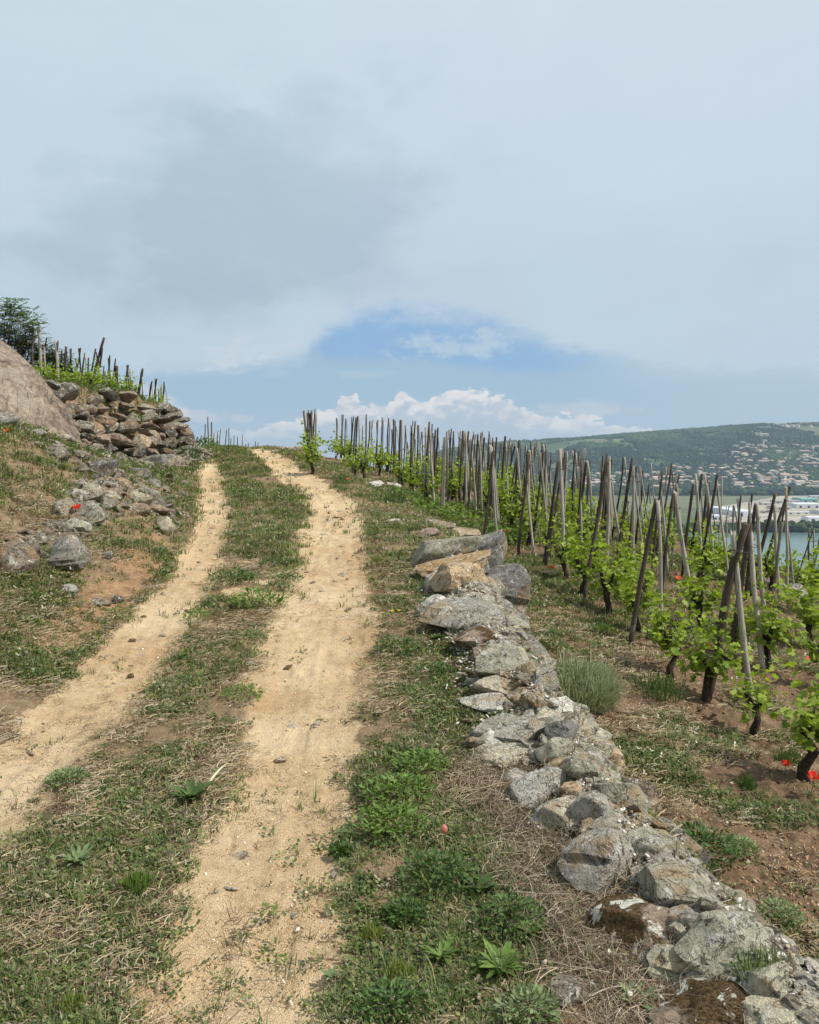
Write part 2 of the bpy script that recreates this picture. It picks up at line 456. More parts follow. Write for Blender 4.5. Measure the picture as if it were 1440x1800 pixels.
M_moss, nt, b = material('mossy_rock')      # brown moss crust and lichen
pg = geo_pos(nt); base = ocol(nt)
a2 = noise(nt, pg, 18, 6, .65, .3); a3 = noise(nt, pg, 90, 4, .7)
c = mulc(nt, base, a2 * 1.1 + a3 * .8)
mm = noise(nt, pg, 5, 5, .6, .4)
c = mixc(nt, mm.step(.46, .54), c, mixc(nt, a3.step(.35, .6), (.035, .022, .012), (.13, .085, .04)))
wl = noise(nt, pg, 12, 5, .7, .8)
c = mixc(nt, wl.step(.58, .62) * .9, c, (.62, .62, .54))
nt.links.new(c, b.inputs['Base Color']); b.inputs['Roughness'].default_value = .95; b.inputs['Specular IOR Level'].default_value = .1
bump(nt, b, a2 * .8 + a3 * .5 + mm.step(.46, .54) * .3, .9, .03)

M_wood, nt, b = material('weathered_wood')
p = obj_vec(nt)
mp = nt.nodes.new('ShaderNodeMapping'); nt.links.new(p, mp.inputs[0]); mp.inputs['Scale'].default_value = (60, 60, 3.5)
g1 = noise(nt, mp.outputs[0], 1, 5, .65, .4); g2 = noise(nt, p, 5, 4, .6)
c = mulc(nt, ocol(nt), g1 * 1.15 + g2 * .75)
c = mixc(nt, g1.step(.40, .33) * .7, c, (.035, .028, .022))
c = mixc(nt, g2.step(.58, .70) * .35, c, (.30, .30, .25))
nt.links.new(c, b.inputs['Base Color']); b.inputs['Roughness'].default_value = .9; b.inputs['Specular IOR Level'].default_value = .15
bump(nt, b, g1, .7, .008)

M_bark, nt, b = material('dark_bark')
p = obj_vec(nt); g1 = noise(nt, p, 40, 5, .7, .5)
nt.links.new(ramp(nt, g1, [(.35, (.018, .013, .010)), (.6, (.075, .055, .04)), (.75, (.15, .12, .09))]), b.inputs['Base Color']); b.inputs['Roughness'].default_value = .95
bump(nt, b, g1, 1.0, .02)

M_wire, nt, b = material('dark_wire')
b.inputs['Base Color'].default_value = (.03, .027, .025, 1); b.inputs['Roughness'].default_value = .5; b.inputs['Metallic'].default_value = .6

# ------------------------------------------------------------------ near ground
def masks(x, y):
    xr, xl = XR(y), XL(y)
    e = fbm(x / .30, y / .30, 4, 21) * .50 + fbm(x / 1.3, y / 1.3, 2, 27) * .38
    dR = np.abs(x - xr) / WR(y); dL = np.abs(x - xl) / WL(y)
    sand = np.maximum(1 - ss(.65, 1.50, dR + e * 1.3), 1 - ss(.65, 1.45, dL + e * 1.3))
    # the strip between the wheel tracks is worn through between about 6 and 9 m
    mid = (x < xr) & (x > xl)
    worn = ss(5.6, 6.6, y) * (1 - ss(8.6, 9.6, y)) * mid
    nb = fbm(x / .5, y / .35, 4, 31)
    sand = np.maximum(sand, worn * ss(-.02, .16, nb) * .9)
    t = ss(0, 1, (x - XE(y)) / WE(y))
    dl = xl - .3 - x
    red = ss(-.1, .2, dl) * (1 - ss(.2, .75, dl)) * ss(5.3, 6.2, y) * (1 - ss(9.5, 11.5, y)) * ss(-.12, .12, fbm(x / .6, y / .6, 3, 41))
    red = np.maximum(red, worn * .55)
    red = np.maximum(red, t * ss(17, 20, y) * .30)
    return sand, red * (1 - sand * .6), t * (1 - ss(-.1, .1, 0 * x))if False else t
def grid_mesh(Xg, Yg, Zg):
    ny, nx = Xg.shape
    V = np.stack([Xg, Yg, Zg], -1).reshape(-1, 3)
    i = np.arange(ny * nx).reshape(ny, nx)
    F = np.stack([i[:-1, :-1], i[:-1, 1:], i[1:, 1:], i[1:, :-1]], -1).reshape(-1, 4)
    return V, F
NY, NX = 640, 820
yy = np.concatenate([np.linspace(-1.0, 1.35, 30, endpoint=False), np.geomspace(1.35, 64, NY - 30)])
fan = np.linspace(-.80, .80, NX)
Yg = np.repeat(yy[:, None], NX, 1); Xg = fan[None, :] * (Yg + 2.2)
Zg = land(Xg, Yg)
sm, rm, vm = masks(Xg, Yg)
# pebbly micro relief
mic = np.abs(fbm(Xg / .055, Yg / .055, 2, 51)) * .010 + np.abs(fbm(Xg / .022, Yg / .022, 1, 52)) * .006
hoof = ss(.10, .22, fbm(Xg / .16, Yg / .22, 2, 61)) * .016
Zg = Zg + mic * (1 - ss(4, 12, Yg)) - hoof * sm * (1 - ss(12, 20, Yg)) + np.abs(fbm(Xg / .09, Yg / .09, 3, 54)) * .05 * (1 - sm) * (1 - vm * .3)
V, F = grid_mesh(Xg, Yg, Zg)
cols = np.stack([sm, rm, vm], -1).reshape(-1, 3)
def ground_piece(name, fm):
    f = F[fm]; used = np.unique(f); mp = np.full(len(V), -1, np.int64); mp[used] = np.arange(len(used))
    o = obj(name, mesh_np(name, V[used], mp[f], M_ground, True, cols[used]))
    tag(o, kind='structure'); return o
fs = cols[F].mean(1)
is_tr = fs[:, 0] > .5
is_vy = (~is_tr) & (fs[:, 2] > .5)
ground_piece('dirt_path', is_tr); ground_piece('vineyard_soil', is_vy); ground_piece('ground', ~(is_tr | is_vy))

# the hillside round and below the near ground, down to the valley floor
M_slope, nt, b = material('rough_slope')
p = geo_pos(nt); s1 = noise(nt, p, .6, 6, .6); s2 = noise(nt, p, 9, 4, .6)
nt.links.new(ramp(nt, s1 * .6 + s2 * .4, [(.35, (.05, .07, .025)), (.5, (.13, .13, .06)), (.65, (.28, .20, .12))]), b.inputs['Base Color']); b.inputs['Roughness'].default_value = 1
gx = np.concatenate([-np.geomspace(900, 12, 60), np.linspace(-11, 15, 60), np.geomspace(16, 1400, 90)])
gy = np.concatenate([-np.geomspace(400, 3, 30), np.linspace(-2, 66, 100), np.geomspace(68, 700, 70)])
Xc, Yc = np.meshgrid(gx, gy)
Zc = surf(Xc, Yc, False)
Zc = np.maximum(Zc, -110.0)
inside = (np.abs(Xc) < .80 * (Yc + 2.2) + .5) & (Yc < 65.5) & (Yc > -1.6)
Zc = Zc - np.where(inside, .55 + .02 * np.maximum(Yc, 0), 0) + np.where(inside, 0, fbm(Xc / 5, Yc / 5, 3, 3) * .5 * ss(3, 25, np.hypot(Xc, Yc)))
Vc, Fc = grid_mesh(Xc, Yc, Zc)
tag(obj('hillside', mesh_np('hillside', Vc, Fc, M_slope, True)), kind='structure')

# ------------------------------------------------------------------ valley floor, river, far hill
M_floor, nt, b = material('valley_floor')
p = geo_pos(nt); s1 = noise(nt, p, .004, 5, .6); s2 = voro(nt, p, .006, out='Color')
nt.links.new(mixc(nt, .5, ramp(nt, s1, [(.35, (.04, .06, .025)), (.5, (.08, .10, .045)), (.65, (.16, .155, .09))]), (.10, .12, .06)), b.inputs['Base Color']); b.inputs['Roughness'].default_value = 1
gx = np.linspace(-2500, 3600, 130); gy = np.concatenate([np.linspace(640, 2400, 20), np.linspace(2420, 5200, 120)])
Xc, Yc = np.meshgrid(gx, gy); Zc = far_h(Xc, Yc)
k = int(np.searchsorted(gy, 2421))
V1, F1 = grid_mesh(Xc[:k], Yc[:k], Zc[:k])
tag(obj('valley_floor', mesh_np('valley_floor', V1, F1, M_floor, True)), kind='structure')
M_hill, nt, b = material('far_hill_surface')
p = geo_pos(nt); s1 = noise(nt, p, .0035, 6, .6, .6); s2 = noise(nt, p, .03, 5, .6)
c = ramp(nt, s1 * .75 + s2 * .25, [(.38, (.034, .055, .024)), (.5, (.060, .085, .034)), (.58, (.110, .125, .055)), (.68, (.20, .185, .11))])
nt.links.new(c, b.inputs['Base Color']); b.inputs['Roughness'].default_value = 1
V1, F1 = grid_mesh(Xc[k - 1:], Yc[k - 1:], Zc[k - 1:])
tag(obj('far_hill', mesh_np('far_hill', V1, F1, M_hill, True)), kind='structure')

def poly_sheet(name, pts, z, mat):
    me = bpy.data.meshes.new(name); me.from_pydata([(a, b_, z) for a, b_ in pts], [], [tuple(range(len(pts)))]); me.materials.append(mat)
    return tag(obj(name, me), kind='structure')
M_water, nt, b = material('river_water')
b.inputs['Base Color'].default_value = (.11, .18, .17, 1); b.inputs['Roughness'].default_value = .22
p = geo_pos(nt); w = noise(nt, p, .25, 4, .6); bump(nt, b, w, .25, .5)
poly_sheet('river', [(-2400, 700), (-500, 780), (500, 800), (1600, 860), (3400, 900), (3400, 1330), (1600, 1230), (700, 1180), (430, 1175), (-500, 1120), (-2400, 1000)], -109.4, M_water)
M_field, nt, b = material('pale_field')
p = geo_pos(nt); w = noise(nt, p, .01, 4, .6); nt.links.new(ramp(nt, w, [(.35, (.10, .115, .06)), (.65, (.155, .16, .09))]), b.inputs['Base Color']); b.inputs['Roughness'].default_value = 1
def gp(u, v, z=-109.4):
    d = ray(u, v); t = (z - EYE) / d[2]; return (d[0] * t, d[1] * t)
poly_sheet('field', [gp(1100, 873), gp(1370, 871.5), gp(1245, 894), gp(1090, 900)], -109.2, M_field)
M_yard, nt, b = material('gravel_yard')
p = geo_pos(nt); mp_ = nt.nodes.new('ShaderNodeMapping'); nt.links.new(p, mp_.inputs[0]); mp_.inputs['Scale'].default_value = (.010, .035, 1); w = noise(nt, mp_.outputs[0], 1.0, 6, .7, .8); w2 = voro(nt, p, .012, out='Color')
nt.links.new(ramp(nt, w, [(.38, (.15, .13, .095)), (.48, (.32, .28, .22)), (.56, (.46, .42, .36)), (.62, (.22, .21, .13))]), b.inputs['Base Color']); b.inputs['Roughness'].default_value = 1
poly_sheet('gravel_yard', [gp(1252, 893), gp(1372, 872), gp(1700, 868), gp(1700, 922), gp(1400, 921), gp(1230, 918)], -109.0, M_yard)
poly_sheet('meadow', [gp(1240, 919), gp(1400, 922), gp(1700, 923), gp(1700, 930), gp(1230, 929)], -108.9, M_field)

# ------------------------------------------------------------------ far woods: crowns by the thousand, one mass
def ico(sub):
    bm = bmesh.new(); bmesh.ops.create_icosphere(bm, subdivisions=sub, radius=1)
    v = np.array([q.co[:] for q in bm.verts]); f = np.array([[l.index for l in q.verts] for q in bm.faces]); bm.free()
    return v, f
I1 = ico(1); I2 = ico(2); I3 = ico(3); I4 = ico(4)
M_wood2 = leaf_mat('distant_foliage', .05, .9, .05)
def crowns(name, P, r, cols, aspect=.8):
    v, f = I1; n = len(P)
    jit = 1 + (rng.random((n, len(v))) - .5) * .6
    VV = v[None] * jit[..., None] * r[:, None, None] * np.array([1, 1, aspect])[None, None]
    VV = VV + P[:, None]
    FF = f[None] + (np.arange(n) * len(v))[:, None, None]
    cc = np.repeat(cols[:, None], len(v), 1) * (1 + (rng.random((n, len(v), 1)) - .5) * .3)
    return mesh_np(name, VV.reshape(-1, 3), FF.reshape(-1, 3), M_wood2, True, cc.reshape(-1, 3))
def far_hit_(u, v):
    d = ray(u, v); ts = np.linspace(2200, 4300, 700)
    z = EYE + d[2] * ts; g = far_h(d[0] * ts, d[1] * ts); k = np.where(z < g)[0]
    if not len(k): return None
    t = ts[k[0]]; return d[0] * t, d[1] * t, g[k[0]]
n = 52000
yv = 2425 + (4080 - 2425) * rng.random(n) ** .9
sv = rng.uniform(.0, .62, n); xv = sv * yv
dens = fbm(xv / 150, yv / 220, 4, 71) * 1.4 + .16 - .12 * ss(.28, .42, sv) * (1 - ss(3000, 3500, yv))
keep = dens > rng.uniform(-.05, .18, n)
xv, yv = xv[keep], yv[keep]; rr = rng.uniform(4.0, 8.5, len(xv))
P = np.stack([xv, yv, far_h(xv, yv) + rr * .45], -1)
base = np.array([[.016, .034, .014], [.026, .050, .018], [.050, .078, .026], [.012, .026, .014]])[rng.integers(0, 4, len(xv))]
tone_ = 1.0 + fbm(xv / 150, yv / 260, 3, 131) * 3.2
base = base * np.clip(tone_, .5, 2.6)[:, None] * np.array([1.12, 1.0, .9])
tag(obj('forest', crowns('forest', P, rr, base)), 'dense dark green woodland covering the far hill above the town', 'woodland', kind='stuff')
tp = []
while len(tp) < 1500:
    u, v = rng.uniform(1000, 1470), rng.uniform(778, 862); q = far_hit_(u, v)
    if q is not None: tp.append((q[0], q[1], q[2] + 2))
tp = np.array(tp); tag(obj('town_trees', crowns('town_trees', tp, rng.uniform(4, 9, len(tp)), base[rng.integers(0, len(base), len(tp))] * 1.2)), 'garden trees between the houses of the far town', 'trees', kind='stuff')
# tree belt at the foot of the hill and along the far bank
n = 2600
u = rng.uniform(700, 1560, n); v = rng.uniform(861, 871, n)
P = []
for a, c_ in zip(u, v):
    q = gp(a, c_); P.append((q[0], q[1], -109 + rng.uniform(1, 9)))
P = np.array(P); tag(obj('tree_belt', crowns('tree_belt', P, rng.uniform(6, 12, n), base[rng.integers(0, len(base), n)] * .9)), 'dark belt of trees between the far town and the flat field', 'trees', kind='stuff')
n = 900
u = rng.uniform(1150, 1600, n); P = []
for a in u:
    q = gp(a, rng.uniform(931, 936)); P.append((q[0], q[1], -110 + rng.uniform(0, 12) * (1 if a > 1330 else .6)))
P = np.array(P); tag(obj('riverbank_trees', crowns('riverbank_trees', P, rng.uniform(3.5, 7, n), base[rng.integers(0, len(base), n)] * 1.1)), 'dark green trees lining the far bank of the river', 'trees', kind='stuff')

# ------------------------------------------------------------------ far town
def simple_mat(name, cols_, rough=.9):
    m, nt, b = material(name); oi = nt.nodes.new('ShaderNodeObjectInfo')
    nt.links.new(ramp(nt, X(nt, oi.outputs['Random']), cols_), b.inputs['Base Color']); b.inputs['Roughness'].default_value = rough; return m
M_hw = simple_mat('house_wall', [(0, (.55, .48, .38)), (.5, (.82, .78, .70)), (1, (.42, .36, .29))])
M_hr = simple_mat('tile_roof', [(0, (.36, .22, .16)), (.35, (.56, .42, .34)), (.6, (.30, .24, .20)), (1, (.50, .33, .25))])
M_hg, nt, b = material('window_glass'); b.inputs['Base Color'].default_value = (.03, .035, .04, 1); b.inputs['Roughness'].default_value = .2
def house_mesh(name, w, d, h, rh, hip, wing):
    V, F, Mi = [], [], []
    def box(x0, x1, y0, y1, z0, z1, m):
        i = len(V); V.extend([(x0, y0, z0), (x1, y0, z0), (x1, y1, z0), (x0, y1, z0), (x0, y0, z1), (x1, y0, z1), (x1, y1, z1), (x0, y1, z1)])
        for q in ((0, 1, 5, 4), (1, 2, 6, 5), (2, 3, 7, 6), (3, 0, 4, 7), (4, 5, 6, 7)): F.append(tuple(i + k for k in q)); Mi.append(m)
    def roof(x0, x1, y0, y1, z, rh, hip):
        o = .5; x0 -= o; x1 += o; y0 -= o; y1 += o; ym = (y0 + y1) / 2; k = (y1 - y0) / 2 * hip; i = len(V)
        V.extend([(x0, y0, z), (x1, y0, z), (x1, y1, z), (x0, y1, z), (x0 + k, ym, z + rh), (x1 - k, ym, z + rh)])
        for q in ((0, 1, 5, 4), (2, 3, 4, 5), (1, 2, 5), (3, 0, 4), (0, 3, 2, 1)): F.append(tuple(i + k2 for k2 in q)); Mi.append(1)
    box(-w / 2, w / 2, -d / 2, d / 2, -4, h, 0); roof(-w / 2, w / 2, -d / 2, d / 2, h, rh, hip)
    if wing:
        box(w / 2 - 4, w / 2 + 3.5, -d / 2 - 4, d / 2 - 3, -4, h * .7, 0); roof(w / 2 - 4, w / 2 + 3.5, -d / 2 - 4, d / 2 - 3, h * .7, rh * .7, hip)
    for k in range(int(w // 3)):
        for z in ([1.0] if h < 4.5 else [1.0, 3.9]):
            x = -w / 2 + 1.8 + k * 3; i = len(V); y = -d / 2 - .03
            V.extend([(x - .55, y, z), (x + .55, y, z), (x + .55, y, z + 1.5), (x - .55, y, z + 1.5)]); F.append((i, i + 1, i + 2, i + 3)); Mi.append(2)
    me = bpy.data.meshes.new(name); me.from_pydata(V, [], F)
    for m in (M_hw, M_hr, M_hg): me.materials.append(m)
    me.polygons.foreach_set('material_index', Mi); me.update(); return me
HM = [house_mesh('house', w, d, h, rh, hp, wg) for w, d, h, rh, hp, wg in
      [(14, 10, 5.8, 2.4, 0, False), (17, 10, 3.6, 2.2, .8, True), (12, 10, 6.2, 2.2, .9, False), (20, 11, 3.4, 2.3, 0, True), (15, 12, 6.0, 2.6, .7, True), (24, 11, 6.4, 2.4, 0, False)]]
def far_hit(u, v):
    d = ray(u, v); ts = np.linspace(2200, 4300, 1500)
    z = EYE + d[2] * ts; g = far_h(d[0] * ts, d[1] * ts); k = np.where(z < g)[0]
    if not len(k): return None
    t = ts[k[0]]; return d[0] * t, d[1] * t, g[k[0]]
zones = [((1180, 1440, 820, 862), 100, 'tile-roofed house in the lower part of the far town', 'houses low on the far slope'),
         ((1290, 1440, 783, 822), 56, 'tile-roofed house in the upper part of the far town', 'houses high on the far slope'),
         ((1000, 1110, 833, 858), 34, 'pinkish house of the far village glimpsed between the stakes', 'houses of the village seen between the stakes'),
         ((1105, 1240, 832, 862), 16, 'scattered house at the wooded left end of the far town', 'scattered houses left of the far town'),
         ((1300, 1345, 767, 792), 7, 'small pale house alone among the woods on the far hill', 'houses in the woods of the far hill'),
         ((1372, 1440, 744, 752), 9, 'tiny pale house up on the ridge of the far hill', 'houses on the far ridge')]
placed = []
for (u0, u1, v0, v1), n, lab, grp in zones:
    k = 0; tries = 0
    while k < n and tries < 1500:
        tries += 1
        u, v = rng.uniform(u0, u1), rng.uniform(v0, v1)
        if any(abs(u - a) < 6.5 and abs(v - c_) < 2.2 for a, c_ in placed): continue
        q = far_hit(u, v)
        if q is None: continue
        placed.append((u, v)); k += 1
        o = bpy.data.objects.new('house', HM[int(rng.integers(0, 6))]); link(o, None, (q[0], q[1], q[2] + .8))
        o.rotation_euler.z = rng.uniform(-1.2, 1.2); s_ = rng.uniform(1.0, 1.55); o.scale = (s_, s_, s_)
        tag(o, lab, 'house', grp)
M_wh, nt, b = material('metal_roofing'); oi = nt.nodes.new('ShaderNodeObjectInfo'); nt.links.new(oi.outputs['Color'], b.inputs['Base Color']); b.inputs['Roughness'].default_value = .5
def warehouse(u, v, w, d, h, colr, rz, label):
    q = gp(u, v); V, F = [], []
    x0, x1, y0, y1 = -w / 2, w / 2, 0, d
    V = [(x0, y0, 0), (x1, y0, 0), (x1, y1, 0), (x0, y1, 0), (x0, y0, h), (x1, y0, h), (x1, y1, h), (x0, y1, h), (x0, d / 2, h * 1.18), (x1, d / 2, h * 1.18)]
    F = [(0, 1, 5, 4), (1, 2, 6, 9, 5), (2, 3, 7, 6), (3, 0, 4, 8, 7), (4, 5, 9, 8), (6, 7, 8, 9)]
    me = bpy.data.meshes.new('warehouse'); me.from_pydata(V, [], F); me.materials.append(M_wh)
    o = obj('warehouse', me, None, (q[0], q[1], -109)); o.rotation_euler.z = rz; o.color = (*colr, 1)
    nd = max(2, int(w // 14)); V, F = [], []
    for k in range(nd):
        x = x0 + (k + .5) * w / nd; i = len(V)
        V += [(x - 2.4, -.15, 0), (x + 2.4, -.15, 0), (x + 2.4, -.15, h * .55), (x - 2.4, -.15, h * .55)]; F.append((i, i + 1, i + 2, i + 3))
    me = bpy.data.meshes.new('loading_door'); me.from_pydata(V, [], F); me.materials.append(M_hg)
    obj('loading_door', me, o)
    tag(o, label, 'warehouse', 'industrial sheds beside the river')
warehouse(1313, 908, 38, 150, 9, (.60, .65, .70), .10, 'large pale blue-white shed at the left end of the industrial area')
warehouse(1422, 893, 52, 60, 8, (.62, .63, .64), 0.05, 'wide white shed in the middle of the industrial area near the right edge')
warehouse(1424, 883, 40, 50, 8, (.20, .40, .38), 0.0, 'shed with a teal roof at the back of the industrial area')
warehouse(1378, 896, 34, 36, 6, (.42, .38, .33), .1, 'low beige shed between the white sheds by the river')
warehouse(1438, 916, 32, 26, 6, (.66, .68, .70), 0.0, 'small white shed closest to the river at the right edge')
warehouse(1385, 885, 60, 24, 6, (.36, .34, .31), .05, 'long low grey shed behind the beige one')
warehouse(1262, 914, 16, 40, 7, (.55, .58, .62), .1, 'narrow pale shed seen between vine stakes')
warehouse(1470, 905, 60, 36, 7, (.50, .50, .50), .1, 'grey shed half outside the right edge')
warehouse(1352, 888, 30, 20, 5, (.48, .44, .38), .0, 'small tan shed left of the long grey one')
warehouse(1404, 904, 44, 14, 4, (.58, .56, .52), .05, 'thin pale canopy in the front of the yard')
warehouse(1350, 902, 36, 12, 4, (.30, .27, .24), .12, 'low brown shed right of the large pale shed')
warehouse(1440, 876, 44, 16, 6, (.52, .52, .50), .0, 'distant grey shed below the tree belt at the right edge')

# ------------------------------------------------------------------ rocks
def fbm3(p, scale, seed, octv=3):
    s = 0; a = 1
    for i in range(octv):
        q = p * scale * 2 ** i
        s = s + a * (vn(q[:, 0] + seed, q[:, 1] - seed, seed + i) + vn(q[:, 1] + 9.1, q[:, 2] + seed, seed + i + 5) + vn(q[:, 2] - 4.2, q[:, 0] + 3.3, seed + i + 9) - 1.5) / 1.5
        a *= .5
    return s
def rock_mesh(name, seed, sub=I4, cuts=15, rough=.055, mat=None):
    r = np.random.default_rng(seed); v, f = sub[0].copy(), sub[1]
    v *= (1 + fbm3(v, 1.1, seed % 13, 2) * .35)[:, None]
    for _ in range(cuts):
        nrm = r.normal(size=3); nrm /= np.linalg.norm(nrm); d = r.uniform(.46, .84)
        k = v @ nrm - d; v -= np.where(k > 0, k, 0)[:, None] * nrm[None] * .94
    L = v / np.linalg.norm(v, axis=1, keepdims=True)
    v += L * (fbm3(v, 2.6, seed % 11 + 3, 4) * rough)[:, None]
    v[:, :2] *= (1 + .045 * (vn(v[:, 2] * 6.5 + seed, v[:, 0] * .8, seed) - .5) * 2)[:, None]
    if len(v) > 2000: v += L * (np.abs(fbm3(v, 8, seed % 7 + 1, 2)) * -.035)[:, None]
    v /= np.abs(v).max(0)
    me = mesh_np(name, v, f, mat or M_rock, True)
    me.set_sharp_from_angle(angle=R(24))
    return me
ROCKS = [rock_mesh('rock', 100 + i) for i in range(14)]
MOSSY = [rock_mesh('rock', 100 + i, mat=M_moss) for i in range(4)]
SMALLR = [rock_mesh('rock', 300 + i, I2, 8, .08) for i in range(8)]
TONES = dict(grey=(.36, .33, .28), green=(.41, .385, .29), ochre=(.50, .37, .23), pale=(.58, .52, .38), white=(.60, .57, .50),
             brown=(.26, .20, .15), dark=(.15, .135, .12), pink=(.42, .31, .25), orange=(.55, .35, .17), slate=(.24, .23, .21))
def rock(name, u, v, w, h, tone, depth=None, parent=None, Y=None, sink=.25, k=None, rz=None, tilt=None, mossy=False, meshes=None, z=None):
    if Y is None:
        x, y, g = spot(u, v + h * .25)
    else:
        q = at(u, v, Y); x, y, g = q.x, Y, float(surf(q.x, Y))
        if z == 'air': g = q.z
    m = scale_at(y)
    sx = w * m / 2; sz = h * m / 2; sy = depth if depth else (sx * .75 + sz * .40)
    ms = meshes or (MOSSY if mossy else ROCKS)
    k = int(rng.integers(0, len(ms))) if k is None else k
    o = bpy.data.objects.new(name, ms[k % len(ms)]); COL.objects.link(o)
    o.scale = (sx * 1.08, sy, sz * 1.08)
    cz = g + sz * (1 - 2 * sink) if z != 'air' else g
    o.location = (x, y, cz)
    o.rotation_euler = (rng.normal(0, .12) if tilt is None else tilt[0], rng.normal(0, .12) if tilt is None else tilt[1], rng.uniform(-.5, .5) if rz is None else rz)
    t = np.array(TONES[tone]) * rng.uniform(.95, 1.3); o.color = (*t, 1)
    if parent: o.parent = parent
    return o

# the dry stone retaining wall beside the path
wall = empty('dry_stone_wall', (0.7, 2.0, -.3)); wall.location = (0, 0, 0)
tag(wall, 'low dry stone retaining wall of lichen-covered rocks winding down the right of the path', 'stone wall')
stones = [(772, 924, 46, 22, 'brown'), (752, 938, 34, 22, 'pink'), (800, 936, 84, 22, 'ochre'), (783, 962, 112, 52, 'green'), (806, 990, 100, 30, 'orange'), (834, 982, 26, 22, 'ochre'),
          (853, 972, 66, 92, 'slate'), (800, 1016, 92, 62, 'ochre'), (880, 1042, 86, 120, 'slate'), (764, 1024, 40, 44, 'white'), (812, 1076, 122, 62, 'grey'), (772, 1068, 50, 54, 'white'),
          (848, 1118, 76, 56, 'brown'), (905, 1095, 60, 60, 'grey'), (876, 1162, 80, 72, 'green'), (930, 1142, 60, 56, 'slate'), (930, 1182, 32, 44, 'ochre'), (885, 1206, 88, 36, 'pale'), (952, 1200, 44, 60, 'grey'),
          (865, 1236, 84, 40, 'white'), (938, 1232, 44, 42, 'ochre'), (985, 1242, 50, 44, 'white'), (905, 1278, 126, 52, 'grey'), (985, 1290, 62, 60, 'slate'), (1050, 1295, 56, 48, 'green'), (1020, 1268, 50, 40, 'grey'),
          (902, 1322, 118, 42, 'pale'), (868, 1300, 60, 40, 'white'), (980, 1318, 60, 56, 'green'), (1035, 1345, 52, 96, 'green'), (1072, 1340, 42, 74, 'ochre'), (992, 1352, 66, 48, 'ochre'), (938, 1388, 116, 72, 'white'),
          (1000, 1424, 84, 66, 'pale'), (1098, 1402, 92, 76, 'green'), (1056, 1416, 66, 84, 'grey'), (910, 1368, 60, 36, 'white'), (960, 1440, 60, 44, 'white'),
          (1062, 1512, 118, 116, 'grey'), (1130, 1478, 88, 66, 'green'), (1040, 1465, 60, 40, 'pale'), (1112, 1606, 160, 96, 'brown'), (1196, 1548, 104, 84, 'green'), (1148, 1540, 66, 60, 'grey'), (1206, 1612, 84, 62, 'grey'), (1168, 1570, 60, 40, 'pale'),
          (1276, 1652, 128, 116, 'green'), (1196, 1690, 100, 70, 'pale'), (1150, 1668, 90, 54, 'brown'), (1276, 1760, 150, 110, 'brown'), (1234, 1716, 80, 60, 'grey'), (1390, 1796, 124, 64, 'pale'), (1350, 1730, 90, 80, 'green'), (1200, 1790, 110, 80, 'brown'), (1420, 1870, 160, 90, 'grey'), (1330, 1860, 160, 100, 'brown'),
          (1020, 1540, 60, 50, 'brown'), (1080, 1450, 60, 40, 'grey'), (960, 1260, 40, 36, 'pale'), (1010, 1385, 46, 36, 'ochre'), (845, 1150, 44, 34, 'brown'), (820, 1100, 50, 30, 'white')]
for s_ in stones:
    u, v, w, h, tone = s_
    mossy = tone == 'brown' and v > 1100
    rock('stone', u, v, w * 1.30, h * 1.08, tone, parent=wall, sink=.34, mossy=mossy)
# face stones lower down the valley side, half seen from here
for yy_ in np.arange(2.2, 9.4, .42):
    for lvl in (0.18, .42):
        xw = float(XE(yy_)) + .02 + lvl * .5; x = xw + rng.normal(0, .02); y = yy_ + rng.uniform(-.1, .1)
        o = bpy.data.objects.new('stone', ROCKS[int(rng.integers(0, 14))]); link(o, wall, (x, y, float(surf(x, y)) + .02))
        s0 = rng.uniform(.15, .24); o.scale = (s0 * .8, s0 * rng.uniform(.9, 1.2), s0 * rng.uniform(.55, .8))
        o.rotation_euler = (rng.normal(0, .2), .5, rng.uniform(-.4, .4)); t = np.array(TONES[['grey', 'green', 'slate', 'brown'][int(rng.integers(0, 4))]]); o.color = (*t, 1)

# broken chips packed between the stones
M_chip, nt, b = material('stone_chip'); a_ = attr(nt, 'tint').outputs['Color']; nz = noise(nt, geo_pos(nt), 110, 4, .7)
nt.links.new(mixc(nt, nz.step(.43, .36) * .8, mulc(nt, a_, nz * 1.1 + .4), (.07, .06, .05)), b.inputs['Base Color']); b.inputs['Roughness'].default_value = .95
def chips(name, P, r, cols, flat=.6):
    base = []
    for i in range(6):
        g = np.random.default_rng(i); v = I1[0].copy() * g.uniform(.7, 1.1, (len(I1[0]), 1))
        for _ in range(8):
            nn = g.normal(size=3); nn /= np.linalg.norm(nn); k = v @ nn - g.uniform(.3, .65); v -= np.where(k > 0, k, 0)[:, None] * nn
        base.append(v)
    base = np.array(base); n = len(P); v = base[rng.integers(0, 6, n)]
    a = rng.uniform(0, 6.28, n); ca, sa = np.cos(a), np.sin(a)
    v = v * np.stack([rng.uniform(.8, 1.4, n), rng.uniform(.6, 1.1, n), np.full(n, flat)], -1)[:, None]
    x = v[..., 0] * ca[:, None] - v[..., 1] * sa[:, None]; y = v[..., 0] * sa[:, None] + v[..., 1] * ca[:, None]
    tl = rng.normal(0, .35, n)[:, None]
    VV = np.stack([x, y, v[..., 2] + x * tl], -1) * r[:, None, None] + P[:, None]
    FF = I1[1][None] + (np.arange(n) * len(I1[0]))[:, None, None]
    return mesh_np(name, VV.reshape(-1, 3), FF.reshape(-1, 3), M_chip, False, np.repeat(cols, len(I1[0]), 0))
n = 7500
y = rng.uniform(1.6, 9.4, n) ** 1.0; off = rng.normal(-.07, .15, n); x = XW(y) + off
w_ = (fbm(x / .25, y / .3, 3, 81) > -.12); x, y = x[w_], y[w_]
